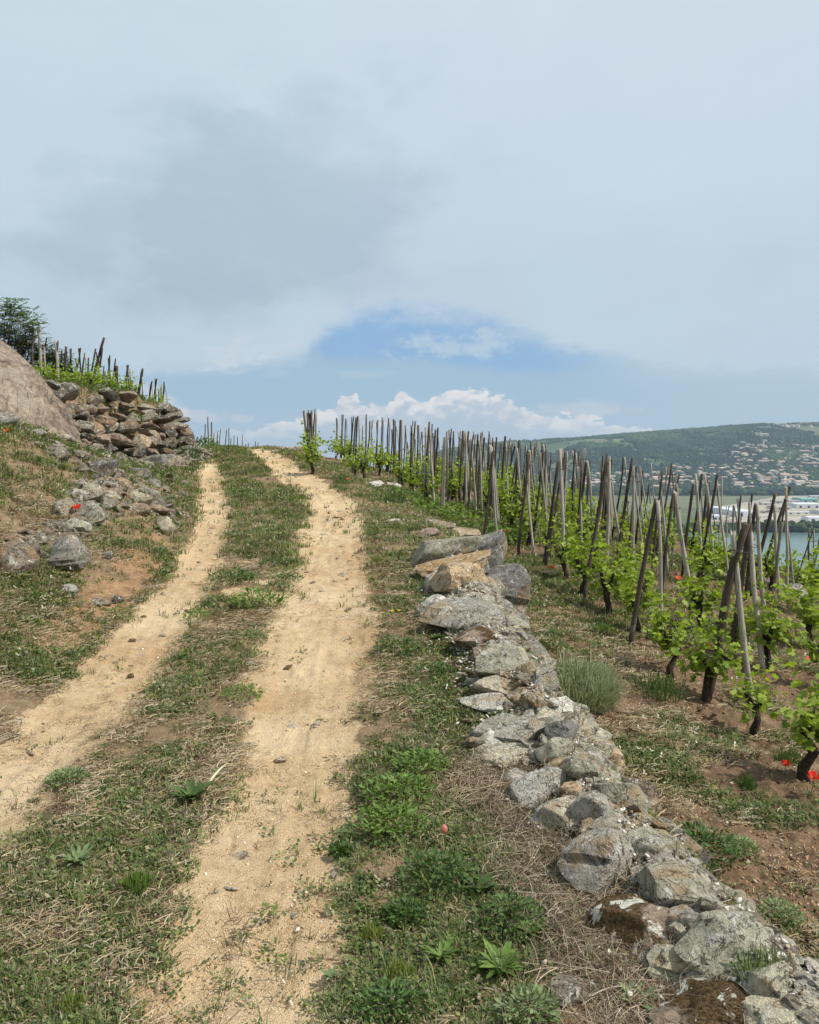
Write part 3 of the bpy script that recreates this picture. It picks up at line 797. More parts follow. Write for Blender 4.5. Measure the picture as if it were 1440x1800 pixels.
z = surf(x, y) + .02 + rng.random(len(x)) * .03; r_ = rng.uniform(.006, .017, len(x)) * (1 + (y > 4) * .3)
cc = np.array([(.66, .62, .54), (.74, .70, .62), (.34, .31, .26), (.26, .19, .13), (.42, .37, .27)])[rng.choice(5, len(x), p=[.2, .10, .3, .22, .18])]
o = obj('rubble', chips('rubble', np.stack([x, y, z], -1), r_, cc), wall); tag(o, kind='stuff')

def fragments(name, P, r, flat, colr, mat=None):
    """broken angular stones sharing the rock material"""
    bs = [rock_mesh('tmp', 900 + i, I2, 9, .05) for i in range(6)]; vs = []
    for m_ in bs:
        a = np.zeros(len(m_.vertices) * 3); m_.vertices.foreach_get('co', a); vs.append(a.reshape(-1, 3)); bpy.data.meshes.remove(m_)
    vs = np.array(vs); n = len(P); v = vs[rng.integers(0, 6, n)] * np.stack([rng.uniform(.8, 1.4, n), rng.uniform(.6, 1.1, n), flat * rng.uniform(.6, 1.2, n)], -1)[:, None]
    a = rng.uniform(0, 6.28, n)[:, None]; x = v[..., 0] * np.cos(a) - v[..., 1] * np.sin(a); y = v[..., 0] * np.sin(a) + v[..., 1] * np.cos(a)
    z = v[..., 2] + x * rng.normal(0, .3, n)[:, None] + y * rng.normal(0, .3, n)[:, None]
    VV = np.stack([x, y, z], -1) * r[:, None, None] + P[:, None]; FF = I2[1][None] + (np.arange(n) * len(I2[0]))[:, None, None]
    me = mesh_np(name, VV.reshape(-1, 3), FF.reshape(-1, 3), mat or M_rock, True); me.set_sharp_from_angle(angle=R(28)); return me
n = 1500; y = rng.uniform(1.6, 9.4, n); x = XW(y) + rng.normal(.03, .15, n)
r_ = rng.uniform(.022, .062, n) * (.8 + .05 * y)
o = obj('rubble', fragments('rubble', np.stack([x, y, surf(x, y) + .015], -1), r_, .6, None), wall); o.color = (.48, .44, .36, 1); tag(o, kind='stuff')
n = 380; y = rng.uniform(1.6, 9.4, n); x = XW(y) + rng.normal(.0, .17, n)
o = obj('rubble', fragments('rubble', np.stack([x, y, surf(x, y) + .02], -1), rng.uniform(.03, .075, n), .55, None), wall); o.color = (.26, .22, .17, 1); tag(o, kind='stuff')

# loose gravel on the tracks
n = 60000
y = np.exp(rng.uniform(math.log(1.7), math.log(18), n)); x = rng.uniform(-.72, .35, n) * (y + 1.2)
s0, _, t0 = masks(x, y); kp = (s0 > .25) & (t0 < .2) | (rng.random(n) < .06) & (t0 < .3)
x, y = x[kp], y[kp]; r_ = rng.uniform(.0012, .0040, len(x)) * (1 + y * .16) * np.where(rng.random(len(x)) < .03, 2.6, 1)
cc = np.array([(.62, .50, .34), (.50, .37, .22), (.74, .67, .55), (.26, .18, .11), (.66, .56, .42)])[rng.choice(5, len(x), p=[.32, .26, .16, .14, .12])]
tag(obj('gravel', chips('gravel', np.stack([x, y, surf(x, y) + .003], -1), r_, cc, .7)), 'small pale gravel strewn over the sandy wheel tracks', 'gravel', kind='stuff')
n = 22000
y = np.exp(rng.uniform(math.log(2), math.log(20), n)); x = XE(y) + WE(y) * .8 + rng.random(n) * (y * .55)
kp = fbm(x / .8, y / .8, 2, 88) > -.05; x, y = x[kp], y[kp]
cc = np.array([(.40, .24, .14), (.30, .18, .10), (.55, .45, .33), (.20, .12, .07)])[rng.choice(4, len(x), p=[.4, .3, .1, .2])]
tag(obj('clods', chips('clods', np.stack([x, y, surf(x, y) + .006], -1), rng.uniform(.006, .022, len(x)), cc, .7)), 'crumbled brown clods of earth between the vines', 'soil clods', kind='stuff')

# ---- rocks on the left bank
M_boul, nt, b = material('smooth_boulder')
p = obj_vec(nt, False); pg = geo_pos(nt)
q1 = noise(nt, pg, 1.1, 5, .6, .8); q2 = noise(nt, pg, 4.5, 6, .65, .6); q3 = noise(nt, pg, 30, 4, .7)
c = ramp(nt, q1 * .55 + q2 * .45, [(.36, (.13, .10, .08)), (.45, (.26, .20, .155)), (.54, (.40, .32, .24)), (.66, (.48, .42, .33))])
c = mulc(nt, c, q3 * .5 + .75)
cr = noise(nt, pg, .9, 6, .6, 2.2); crack = (cr - .5)._m('ABSOLUTE').step(.010, .0)
q4 = noise(nt, pg, 11, 6, .7, .5)
c = mulc(nt, c, (q4 * 2.0 - .1).max(.2))
c = mixc(nt, q1.step(.56, .66) * q4.step(.4, .55) * .6, c, (.30, .29, .22))
nt.links.new(c, b.inputs['Base Color']); b.inputs['Roughness'].default_value = .92
bump(nt, b, q2 * .9 + q4 * .7 + q3 * .3 - crack * .2, 1.0, .09)
boul = rock('boulder', 20, 690, 300, 250, 'pink', Y=13.2, sink=.5, k=3, meshes=None)
b_me = rock_mesh('boulder', 777, ico(6), 9, .085, M_boul)
vb = np.zeros(len(b_me.vertices) * 3); b_me.vertices.foreach_get('co', vb); vb = vb.reshape(-1, 3); nb_ = vb / np.linalg.norm(vb, axis=1, keepdims=True)
vb += nb_ * (-np.abs(fbm3(vb, 2.4, 6, 4)) * .11 + np.round(fbm3(vb * [1, 1, 2.2], 1.6, 3, 2) * 5) * .012)[:, None]
b_me.vertices.foreach_set('co', vb.ravel()); b_me.update()
b_me.materials.clear(); b_me.materials.append(M_boul)
boul.data = b_me
boul.location = at(-22, 712, 13.3); boul.scale = (1.95, 1.2, .80); boul.rotation_euler = (0, R(47), R(-8)); boul.color = (.43, .31, .235, 1)
tag(boul, 'huge smooth pinkish boulder leaning at the left edge above the grassy bank', 'boulder')
left_rocks = [
    (22, 712, 46, 26, 'pale', 11.2, 'pale flat stone on the pile below the huge boulder at the left edge'),
    (36, 722, 40, 42, 'grey', 11.0, 'rounded grey rock just below the huge boulder'),
    (12, 735, 50, 36, 'grey', 10.8, 'pitted grey rock at the left edge under the pale flat stone'),
    (62, 762, 30, 14, 'white', 10.3, 'small cream stone alone in the grass below the boulder'),
    (88, 748, 34, 26, 'slate', 11.6, 'dark flat rock on the heap at the foot of the boulder'),
    (100, 762, 34, 16, 'grey', 11.4, 'flat grey slab in the heap at the foot of the boulder'),
    (115, 752, 40, 20, 'pale', 11.8, 'slanted pale slab against the toe of the boulder'),
    (118, 770, 38, 20, 'grey', 11.2, 'lowest grey slab in the heap at the toe of the boulder'),
    (137, 776, 18, 20, 'pink', 11.4, 'small pinkish stone beside the toe of the boulder'),
    (133, 722, 26, 22, 'grey', 14.5, 'rounded grey stone in the grass right of the boulder'),
    (238, 777, 44, 30, 'ochre', 14.6, 'chunky orange-brown rock in front of the left wall'),
    (235, 790, 36, 18, 'orange', 14.0, 'orange rock with a broken underside in front of the left wall'),
    (270, 772, 30, 26, 'ochre', 15.2, 'square tan block beside the chunky orange rock'),
    (275, 798, 56, 26, 'slate', 14.0, 'long dark grey slab sloping towards the path'),
    (300, 803, 56, 22, 'pink', 14.3, 'long pinkish slab beside the dark slab above the track'),
    (188, 748, 34, 26, 'pale', 14.8, 'bright cream block in front of the left stone wall'),
    (162, 768, 30, 24, 'grey', 14.0, 'grey rock in the grass left of the cream block'),
    (184, 803, 34, 16, 'pale', 11.0, 'pale cap stone perched on the dark hollow in the bank'),
    (178, 822, 56, 40, 'dark', 11.0, 'rock coloured dark for the shaded hollow under the pale cap stone'),  # shade of the hollow is put into this rock's dark tone
    (247, 832, 44, 22, 'slate', 11.4, 'grey rounded stone on the rubble line right of the dark hollow'),
    (268, 850, 34, 18, 'grey', 11.2, 'flat grey stone at the right end of the rubble line'),
    (163, 862, 36, 30, 'pale', 9.6, 'wedge-shaped greenish white stone in the rubble line'),
    (188, 856, 34, 22, 'grey', 9.9, 'grey stone right of the wedge-shaped stone'),
    (196, 872, 40, 20, 'pale', 9.5, 'flat pale stone below the grey one in the rubble line'),
    (137, 868, 36, 22, 'white', 9.4, 'white-topped stone left of the wedge-shaped stone'),
    (112, 892, 46, 36, 'pale', 8.7, 'large pale rock just left of the red poppy'),
    (155, 900, 60, 40, 'green', 8.7, 'broad greenish rock behind the red poppy'),
    (100, 922, 44, 12, 'slate', 8.4, 'thin dark ledge stone below the pale rock'),
    (134, 925, 40, 30, 'green', 8.3, 'greenish stone below the thin ledge stone'),
    (122, 972, 76, 62, 'grey', 7.3, 'big cracked grey boulder near the foot of the bank'),
    (30, 980, 70, 60, 'brown', 7.0, 'rounded brown-grey boulder at the left edge of the bank'),
    (32, 948, 36, 20, 'ochre', 7.5, 'small tan stone above the rounded boulder at the left edge'),
    (293, 925, 34, 36, 'pale', 9.2, 'pale rock sitting at the edge of the left wheel track'),
    (190, 975, 18, 18, 'slate', 7.4, 'small grey stone on the bare earth beside the big cracked boulder'),
    (125, 1035, 34, 18, 'white', 6.2, 'crumbly whitish stone below the big cracked boulder'),
    (175, 1058, 40, 12, 'pink', 6.0, 'flat pinkish stone in the bare earth above the left track'),
    (207, 1054, 20, 20, 'dark', 6.0, 'small dark stone standing in the bare reddish earth'),
    (240, 876, 40, 26, 'pale', 9.6, 'pale broken stone at the right of the rubble line'),
    (262, 868, 26, 20, 'grey', 9.9, 'small grey stone above the bare earth scar'),
    # right of the path
    (657, 852, 36, 14, 'white', 15.3, 'white quartz rock at the top of the verge, left of its twin'),
    (692, 851, 26, 10, 'white', 15.0, 'small white stone right of the quartz rock on the verge'),
    (694, 915, 40, 12, 'pale', 9.8, 'flat pale slab lying in the verge before the wall begins'),
    (505, 789, 14, 10, 'white', 24.5, 'bright white stone in the small heap on the crest'),
    (524, 788, 24, 12, 'brown', 24.6, 'brown stone right of the bright white one on the crest'),
    (492, 788, 18, 10, 'brown', 24.4, 'brown stone at the left of the small heap on the crest'),
    (532, 782, 22, 9, 'slate', 24.9, 'top stone of the small heap on the crest'),
    (484, 793, 20, 6, 'pink', 24.0, 'flat stone at the foot of the small heap on the crest'),
    (1398, 1002, 44, 26, 'slate', 14.4, 'dark rock on the terrace edge above the river'),
    (1418, 1010, 44, 22, 'pale', 14.2, 'pale rock on the terrace edge above the river'),
    (1380, 1016, 40, 20, 'grey', 13.9, 'grey rock left of the pale one on the terrace edge'),
    (1375, 998, 24, 14, 'brown', 14.6, 'small brown rock at the left of the terrace edge pile'),
    (1355, 1008, 34, 18, 'grey', 14.2, 'low grey rock half hidden by stakes on the terrace edge'),
    (965, 1008, 34, 16, 'ochre', 10.6, 'tan stone in the soil just behind the top of the wall'),
]
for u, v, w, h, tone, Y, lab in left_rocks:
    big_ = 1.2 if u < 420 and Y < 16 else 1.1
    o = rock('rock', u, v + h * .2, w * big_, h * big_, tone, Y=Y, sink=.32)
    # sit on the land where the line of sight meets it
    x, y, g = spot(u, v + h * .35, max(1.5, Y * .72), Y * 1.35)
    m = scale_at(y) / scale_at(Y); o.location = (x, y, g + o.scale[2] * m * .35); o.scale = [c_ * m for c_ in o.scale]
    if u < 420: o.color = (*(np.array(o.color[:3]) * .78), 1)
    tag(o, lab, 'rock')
# left terrace wall
lw = empty('dry_stone_wall', (0, 0, 0))
tag(lw, 'tumbledown dry stone wall holding up the vine terrace on the left of the path', 'stone wall')
cnt = 0; yq = 15.2; lw_spots = []
for lvl in range(7):
    yq = 15.0 + rng.uniform(0, .4)
    while yq < 23.4:
        s0 = rng.uniform(.16, .38); lw_spots.append((yq, lvl, s0)); yq += s0 * rng.uniform(2.2, 3.2)
for yq, lvl, s0 in lw_spots[:98]:
    top = 3.0 - .12 * max(0, yq - 20) - .06 + .14 * math.sin(yq * 2.1)
    x = float(XLW(yq)) + .46 - lvl * .085 + rng.normal(0, .07)
    foot = float(land(float(XLW(yq)) + .6, yq, False)) - .05; zz = foot + (top - foot) * (lvl + .35) / 6.7
    o = bpy.data.objects.new('stone', ROCKS[int(rng.integers(0, 14))]); link(o, lw, (x, yq, zz))
    o.scale = (s0 * .9, s0, s0 * rng.uniform(.35, .62))
    o.rotation_euler = (rng.normal(0, .25), rng.normal(0, .2) + .1, rng.uniform(-.7, .7))
    t = np.array(TONES[['grey', 'slate', 'brown', 'dark', 'pink', 'brown'][int(rng.integers(0, 6))]]) * rng.uniform(.5, .95) * [1.0, .97, .92]; o.color = (*t, 1)
n = 1500; yq = rng.uniform(14.8, 24.2, n); tt = rng.random(n); xq = XLW(yq) + .62 - tt * .6 + rng.normal(0, .06, n) + (1 - tt) ** 3 * rng.random(n) * .5
P = np.stack([xq, yq, surf(xq, yq) + .05], -1)
cc = np.array([(.20, .17, .14), (.28, .25, .21), (.13, .11, .09), (.34, .27, .20)])[rng.integers(0, 4, n)]
tag(obj('rubble', chips('rubble', P, rng.uniform(.05, .13, n), cc), lw), kind='stuff')
# loose rubble along the broken line on the left bank
line = [(20, 985), (60, 960), (120, 950), (135, 915), (150, 880), (185, 855), (225, 850), (262, 862), (290, 905)]
P, rr_ = [], []
for i in range(520):
    k = rng.random() * (len(line) - 1); j = int(k); f_ = k - j
    u = line[j][0] * (1 - f_) + line[j + 1][0] * f_ + rng.normal(0, 14); v = line[j][1] * (1 - f_) + line[j + 1][1] * f_ + rng.normal(0, 11)
    px, py, pz = spot(u, v, 4, 16); P.append((px, py, pz + .015)); rr_.append(rng.uniform(.025, .10))
for i in range(160):
    u, v = rng.uniform(-20, 135), 0; v = 735 + .3 * u + rng.normal(0, 10); px, py, pz = spot(u, v, 6, 16); P.append((px, py, pz + .015)); rr_.append(rng.uniform(.03, .09))
P = np.array(P); lo_ = obj('loose_rubble', fragments('loose_rubble', P, np.array(rr_), .7, None)); lo_.color = (.21, .18, .14, 1)
tag(lo_, 'loose broken stones scattered along the rubble line of the left bank', 'rubble', kind='stuff')

P, rr_ = [], []
for i in range(210):
    if i % 3 == 0: u, v = rng.uniform(60, 345), 0; v = 800 + rng.normal(0, 16) - (345 - u) * .05
    else: u, v = rng.uniform(130, 330), rng.uniform(770, 915)
    px, py, pz = spot(u, v, 4, 24); P.append((px, py, pz + .02)); rr_.append(rng.uniform(.05, .17))
hb = obj('loose_rubble', fragments('loose_rubble', np.array(P), np.array(rr_), .6, None)); hb.color = (.27, .22, .17, 1)
tag(hb, 'half-buried brown and grey stones spilled down from the left wall towards the track', 'rubble', kind='stuff')
P, rr_ = [], []
for i in range(130):
    y = math.exp(rng.uniform(math.log(2.5), math.log(18))); c_ = float(XL(y)) if rng.random() < .6 else float(XR(y)); px = c_ + rng.normal(0, .22)
    P.append((px, y, float(surf(px, y)))); rr_.append(rng.uniform(.012, .032) * (1 + y * .07))
es = obj('embedded_stones', fragments('embedded_stones', np.array(P), np.array(rr_), .45, None)); es.color = (.55, .45, .32, 1)
tag(es, 'flat pale stones set into the sand of the wheel tracks', 'stones', kind='stuff')

# ------------------------------------------------------------------ vine stakes
def tube(pts, rad, seg=9, jit=.0, cap=True, seed=0):
    """swept irregular tube through pts"""
    g = np.random.default_rng(seed); V = []; F = []
    n = len(pts)
    for i, p_ in enumerate(pts):
        t = (pts[min(i + 1, n - 1)] - pts[max(i - 1, 0)]); t = t / (np.linalg.norm(t) + 1e-9)
        a = np.cross(t, [0.3, 1, .1]); a /= np.linalg.norm(a); b_ = np.cross(t, a)
        for k in range(seg):
            th = 2 * math.pi * k / seg; r = rad[i] * (1 + (g.random() - .5) * jit)
            V.append(p_ + (a * math.cos(th) + b_ * math.sin(th)) * r)
    for i in range(n - 1):
        for k in range(seg):
            F.append((i * seg + k, i * seg + (k + 1) % seg, (i + 1) * seg + (k + 1) % seg, (i + 1) * seg + k))
    caps = [tuple(range(seg))[::-1], tuple((n - 1) * seg + k for k in range(seg))] if cap else []
    return V, F + caps
WOODS = {'d': (.078, .062, .048), 'm': (.17, .145, .118), 'l': (.38, .345, .29)}
sid = [0]
def stake_mesh(a, b_, r, name='stake'):
    sid[0] += 1; g = np.random.default_rng(sid[0]); a = np.array(a); b_ = np.array(b_)
    L = np.linalg.norm(b_ - a); n = 9; side = g.normal(size=3) * .006 * L; bend = g.normal(size=3) * .004 * L
    pts, rad = [], []
    for i in range(n):
        t = i / (n - 1); pts.append(a + (b_ - a) * t + side * math.sin(t * math.pi) + bend * math.sin(t * 2 * math.pi)); rad.append(r * (1.08 - .22 * t + g.normal() * .035))
    pts[-1] = pts[-1]
    V, F = tube(pts, rad, 9, .16, True, sid[0])
    V = np.array(V); V[-9:] += (g.normal(size=(9, 1)) * .35 + (np.arange(9)[:, None] - 4) * .12) * r * np.array([[0, 0, 1]])
    me = bpy.data.meshes.new(name); me.from_pydata([tuple(q) for q in V], [], F); me.materials.append(M_wood)
    me.polygons.foreach_set('use_smooth', [len(q) == 4 for q in F]); me.update(); return me
STAKES = []
def bundle(Y, stakes, label, group, cat='vine stakes', base_vis=False, tie=True, name=None, vine=None):
    """stakes: (u_top, v_top, u_low, v_low, width_px, tone)"""
    ends = []
    for ut, vt, ul, vl, wpx, tone in stakes:
        top = at(ut, vt, Y + rng.normal(0, .04))
        low = at(ul, vl, Y + (rng.normal(0, .10) if len(stakes) > 1 else 0)); d = low - top
        p_ = low.copy(); k = 0
        # run the stake on into the ground (or stop it there)
        tt = np.linspace(.15, 4.0, 500); xs = top.x + d.x * tt; ys = top.y + d.y * tt; zs = top.z + d.z * tt
        g = surf(xs, ys); hit = np.where(zs < g)[0]; t = tt[hit[0]] if len(hit) else 1.0
        p_ = top + d * (t + .06 / max(.2, d.length))
        L = (p_ - top).length
        ends.append((p_, top, wpx * scale_at(Y) / 2, tone))
    c = Vector((sum(e[0].x for e in ends) / len(ends), sum(e[0].y for e in ends) / len(ends), 0)); c.z = float(surf(c.x, c.y))
    if len(ends) == 1:
        e = ends[0]; o = obj(name or 'wooden_stake', stake_mesh(e[0] - c, e[1] - c, e[2]), None, c); o.color = (*WOODS[e[3]], 1)
    else:
        o = empty(name or ('stake_pair' if len(ends) == 2 else 'stake_tripod'), c)
        for e in ends:
            s_ = obj('stake', stake_mesh(e[0] - c, e[1] - c, e[2]), o); s_.color = (*(np.array(WOODS[e[3]]) * rng.uniform(.85, 1.15)), 1)
        if tie:
            # wire loop where the stakes meet
            tp = [e[0].lerp(e[1], .88) - c for e in ends]; m = sum(tp, Vector()) / len(tp); rad = max((q - m).length for q in tp) + max(e[2] for e in ends) * 1.15
            pts = [np.array(m) + np.array([math.cos(a) * rad, math.sin(a) * rad * .75, .012 * math.sin(2 * a)]) for a in np.linspace(0, 6.283, 19)]
            V, F = tube(pts, [.0035] * 19, 5, 0, False); me = bpy.data.meshes.new('wire_tie'); me.from_pydata([tuple(q) for q in V], [], F); me.materials.append(M_wire); obj('wire_tie', me, o)
    tag(o, label, cat, group); STAKES.append((c.x, c.y, c.z, o)); return o
_o = ['first', 'second', 'third', 'fourth', 'fifth', 'sixth', 'seventh', 'eighth', 'ninth']
ORD = _o + ['tenth', 'eleventh', 'twelfth', 'thirteenth', 'fourteenth', 'fifteenth', 'sixteenth', 'seventeenth', 'eighteenth', 'nineteenth']
for t_, tt_ in (('twentieth', 'twenty'), ('thirtieth', 'thirty'), ('fortieth', 'forty'), ('fiftieth', 'fifty'), ('sixtieth', 'sixty')): ORD += [t_] + [tt_ + '-' + q for q in _o]
G_R = 'vine stakes in the vineyard right of the path'
back = [  # Y, stakes
    (31, [(591.5, 735, 592, 784, 2.2, 'd'), (593.5, 737, 592, 784, 2.2, 'l')]),
    (30, [(601.5, 729.5, 599, 790, 2.6, 'm'), (603.5, 729.5, 601, 788, 2.2, 'd')]),
    (30, [(608, 736, 606.5, 786, 2.2, 'd'), (609.5, 736.5, 610, 784, 1.8, 'l')]),
    (27, [(618.5, 733.5, 617.5, 788, 2.2, 'd'), (621.7, 732, 618.5, 788, 2.2, 'd')]),
    (22, [(626, 734.5, 621.5, 806, 3.4, 'd'), (628.6, 732, 625.5, 815, 3.0, 'd'), (631, 731, 631.6, 790, 2.6, 'l')]),
    (22.5, [(638, 746.5, 637, 804, 3.2, 'l')]),
    (21, [(644, 729, 641, 817, 3.2, 'm')]),
    (26, [(650, 740, 646.5, 794, 2.6, 'd')]),
    (26, [(652.8, 738.5, 656.6, 794, 1.8, 'l'), (655.5, 738, 652.2, 794, 2.0, 'm')]),
    (28, [(662, 741.6, 662.7, 799, 2.2, 'm'), (664.4, 738, 661.7, 799, 2.2, 'd')]),
    (27, [(672, 734, 669.7, 803, 2.2, 'd'), (673.9, 739, 672.8, 799, 2.0, 'm')]),
    (25, [(683.3, 735.5, 680, 802, 2.8, 'd'), (685.5, 742, 684.4, 799, 2.4, 'l')]),
    (25, [(689, 755, 687.8, 805, 2.4, 'd'), (691.7, 737, 691, 809, 3.0, 'd'), (694.4, 739.5, 694.4, 807, 3.0, 'm')]),
    (26, [(696.7, 750, 696.7, 805, 2.0, 'd'), (698, 754, 700.5, 790, 1.6, 'l')]),
    (21, [(703.9, 739, 702.8, 819, 3.8, 'd'), (706.7, 739.5, 706.7, 815, 3.2, 'l')]),
    (26, [(712.8, 747.5, 710, 800, 2.2, 'd'), (713.4, 749, 715, 799, 1.8, 'l')]),
    (30, [(716, 777, 715, 801, 1.8, 'd'), (716.2, 777, 718.4, 799, 1.8, 'm')]),
    (18.8, [(723.5, 748.5, 722, 838, 3.6, 'd'), (725.5, 749, 727.5, 840, 3.0, 'l')]),
    (22, [(726, 739.5, 725.4, 765, 1.8, 'd'), (730, 741, 724.9, 809, 3.4, 'd')]),
    (24, [(730.4, 772, 729, 809, 2.2, 'm')]),
    (20.5, [(734.6, 747, 733.9, 812, 3.2, 'd'), (736.8, 748, 740.8, 809, 2.0, 'l')]),
    (24, [(741.5, 759, 738, 809, 2.0, 'm'), (742.2, 759.5, 743.6, 809, 1.8, 'd')]),
    (17, [(748.5, 751, 746.4, 853, 4.6, 'l'), (754.7, 742, 750, 817, 4.4, 'd'), (756.4, 756.3, 761.7, 862, 4.4, 'l')]),
    (18.5, [(759.9, 745.8, 758.9, 817, 2.6, 'd'), (761.4, 762, 761, 845, 2.6, 'm')]),
    (20, [(765.6, 755.5, 764.5, 822, 3.8, 'd'), (769.7, 752.7, 765.2, 817, 3.6, 'd'), (769.3, 756, 772.5, 816, 2.0, 'l')]),
    (16.4, [(781, 768.6, 777.8, 840, 3.2, 'm'), (783.4, 768.6, 780.2, 881, 3.4, 'l')]),
    (17, [(785.3, 758.9, 786.5, 845, 3.2, 'm')]),
    (18, [(789.4, 756, 795, 814, 2.8, 'm'), (793.6, 754, 788, 871, 3.0, 'd')]),
    (19.5, [(797.5, 758, 795.7, 814, 2.4, 'd'), (797.8, 759.5, 800, 816, 2.2, 'm')]),
    (20, [(807.5, 769, 803.3, 816, 2.0, 'd'), (810.3, 771, 810.3, 816, 2.4, 'm')]),
    (18, [(813.7, 757.5, 811, 823, 4.2, 'd')]),
    (17.3, [(818.9, 759.6, 820, 835, 4.0, 'l')]),
    (20, [(823.5, 772.5, 822.8, 817, 2.6, 'd'), (824.8, 775, 826.2, 824, 2.2, 'm')]),
    (16.8, [(840.1, 763.7, 838, 834, 4.2, 'd'), (846, 761, 842.2, 859, 3.4, 'm'), (842.2, 772.7, 845.7, 856, 4.0, 'l')]),
    (19, [(860, 759, 856.8, 837, 2.6, 'd'), (862, 764.5, 864.5, 817, 2.6, 'l')]),
    (18.6, [(866.5, 770, 861.6, 823, 3.0, 'd'), (867.2, 771, 869.3, 841, 2.4, 'l')]),
    (23, [(880.3, 779, 875.4, 829, 2.2, 'd'), (882, 778, 883, 833, 2.2, 'm')]),
    (17.6, [(888.4, 767.4, 881, 894, 4.6, 'd'), (889, 776, 892.6, 876, 4.0, 'l'), (897, 770.5, 887, 889, 3.0, 'm')]),
    (21, [(905.2, 784, 897, 826, 3.4, 'd'), (907.2, 783, 906.5, 822, 2.0, 'l')]),
    (20, [(912.8, 774.3, 902.4, 844, 2.8, 'd'), (914.9, 778, 915.6, 840, 2.0, 'm')]),
    (21, [(924, 782.7, 918.3, 840, 2.0, 'd'), (925.2, 783, 925, 835, 1.8, 'l')]),
]
for i, (Y, st) in enumerate(back):
    kind = 'single weathered stake' if len(st) == 1 else ('close pair of thin stakes' if len(st) == 2 else 'bunch of three weathered stakes')
    bundle(Y, st, f'{kind}, {ORD[i]} from the left in the skyline rows', G_R, tie=Y < 19)
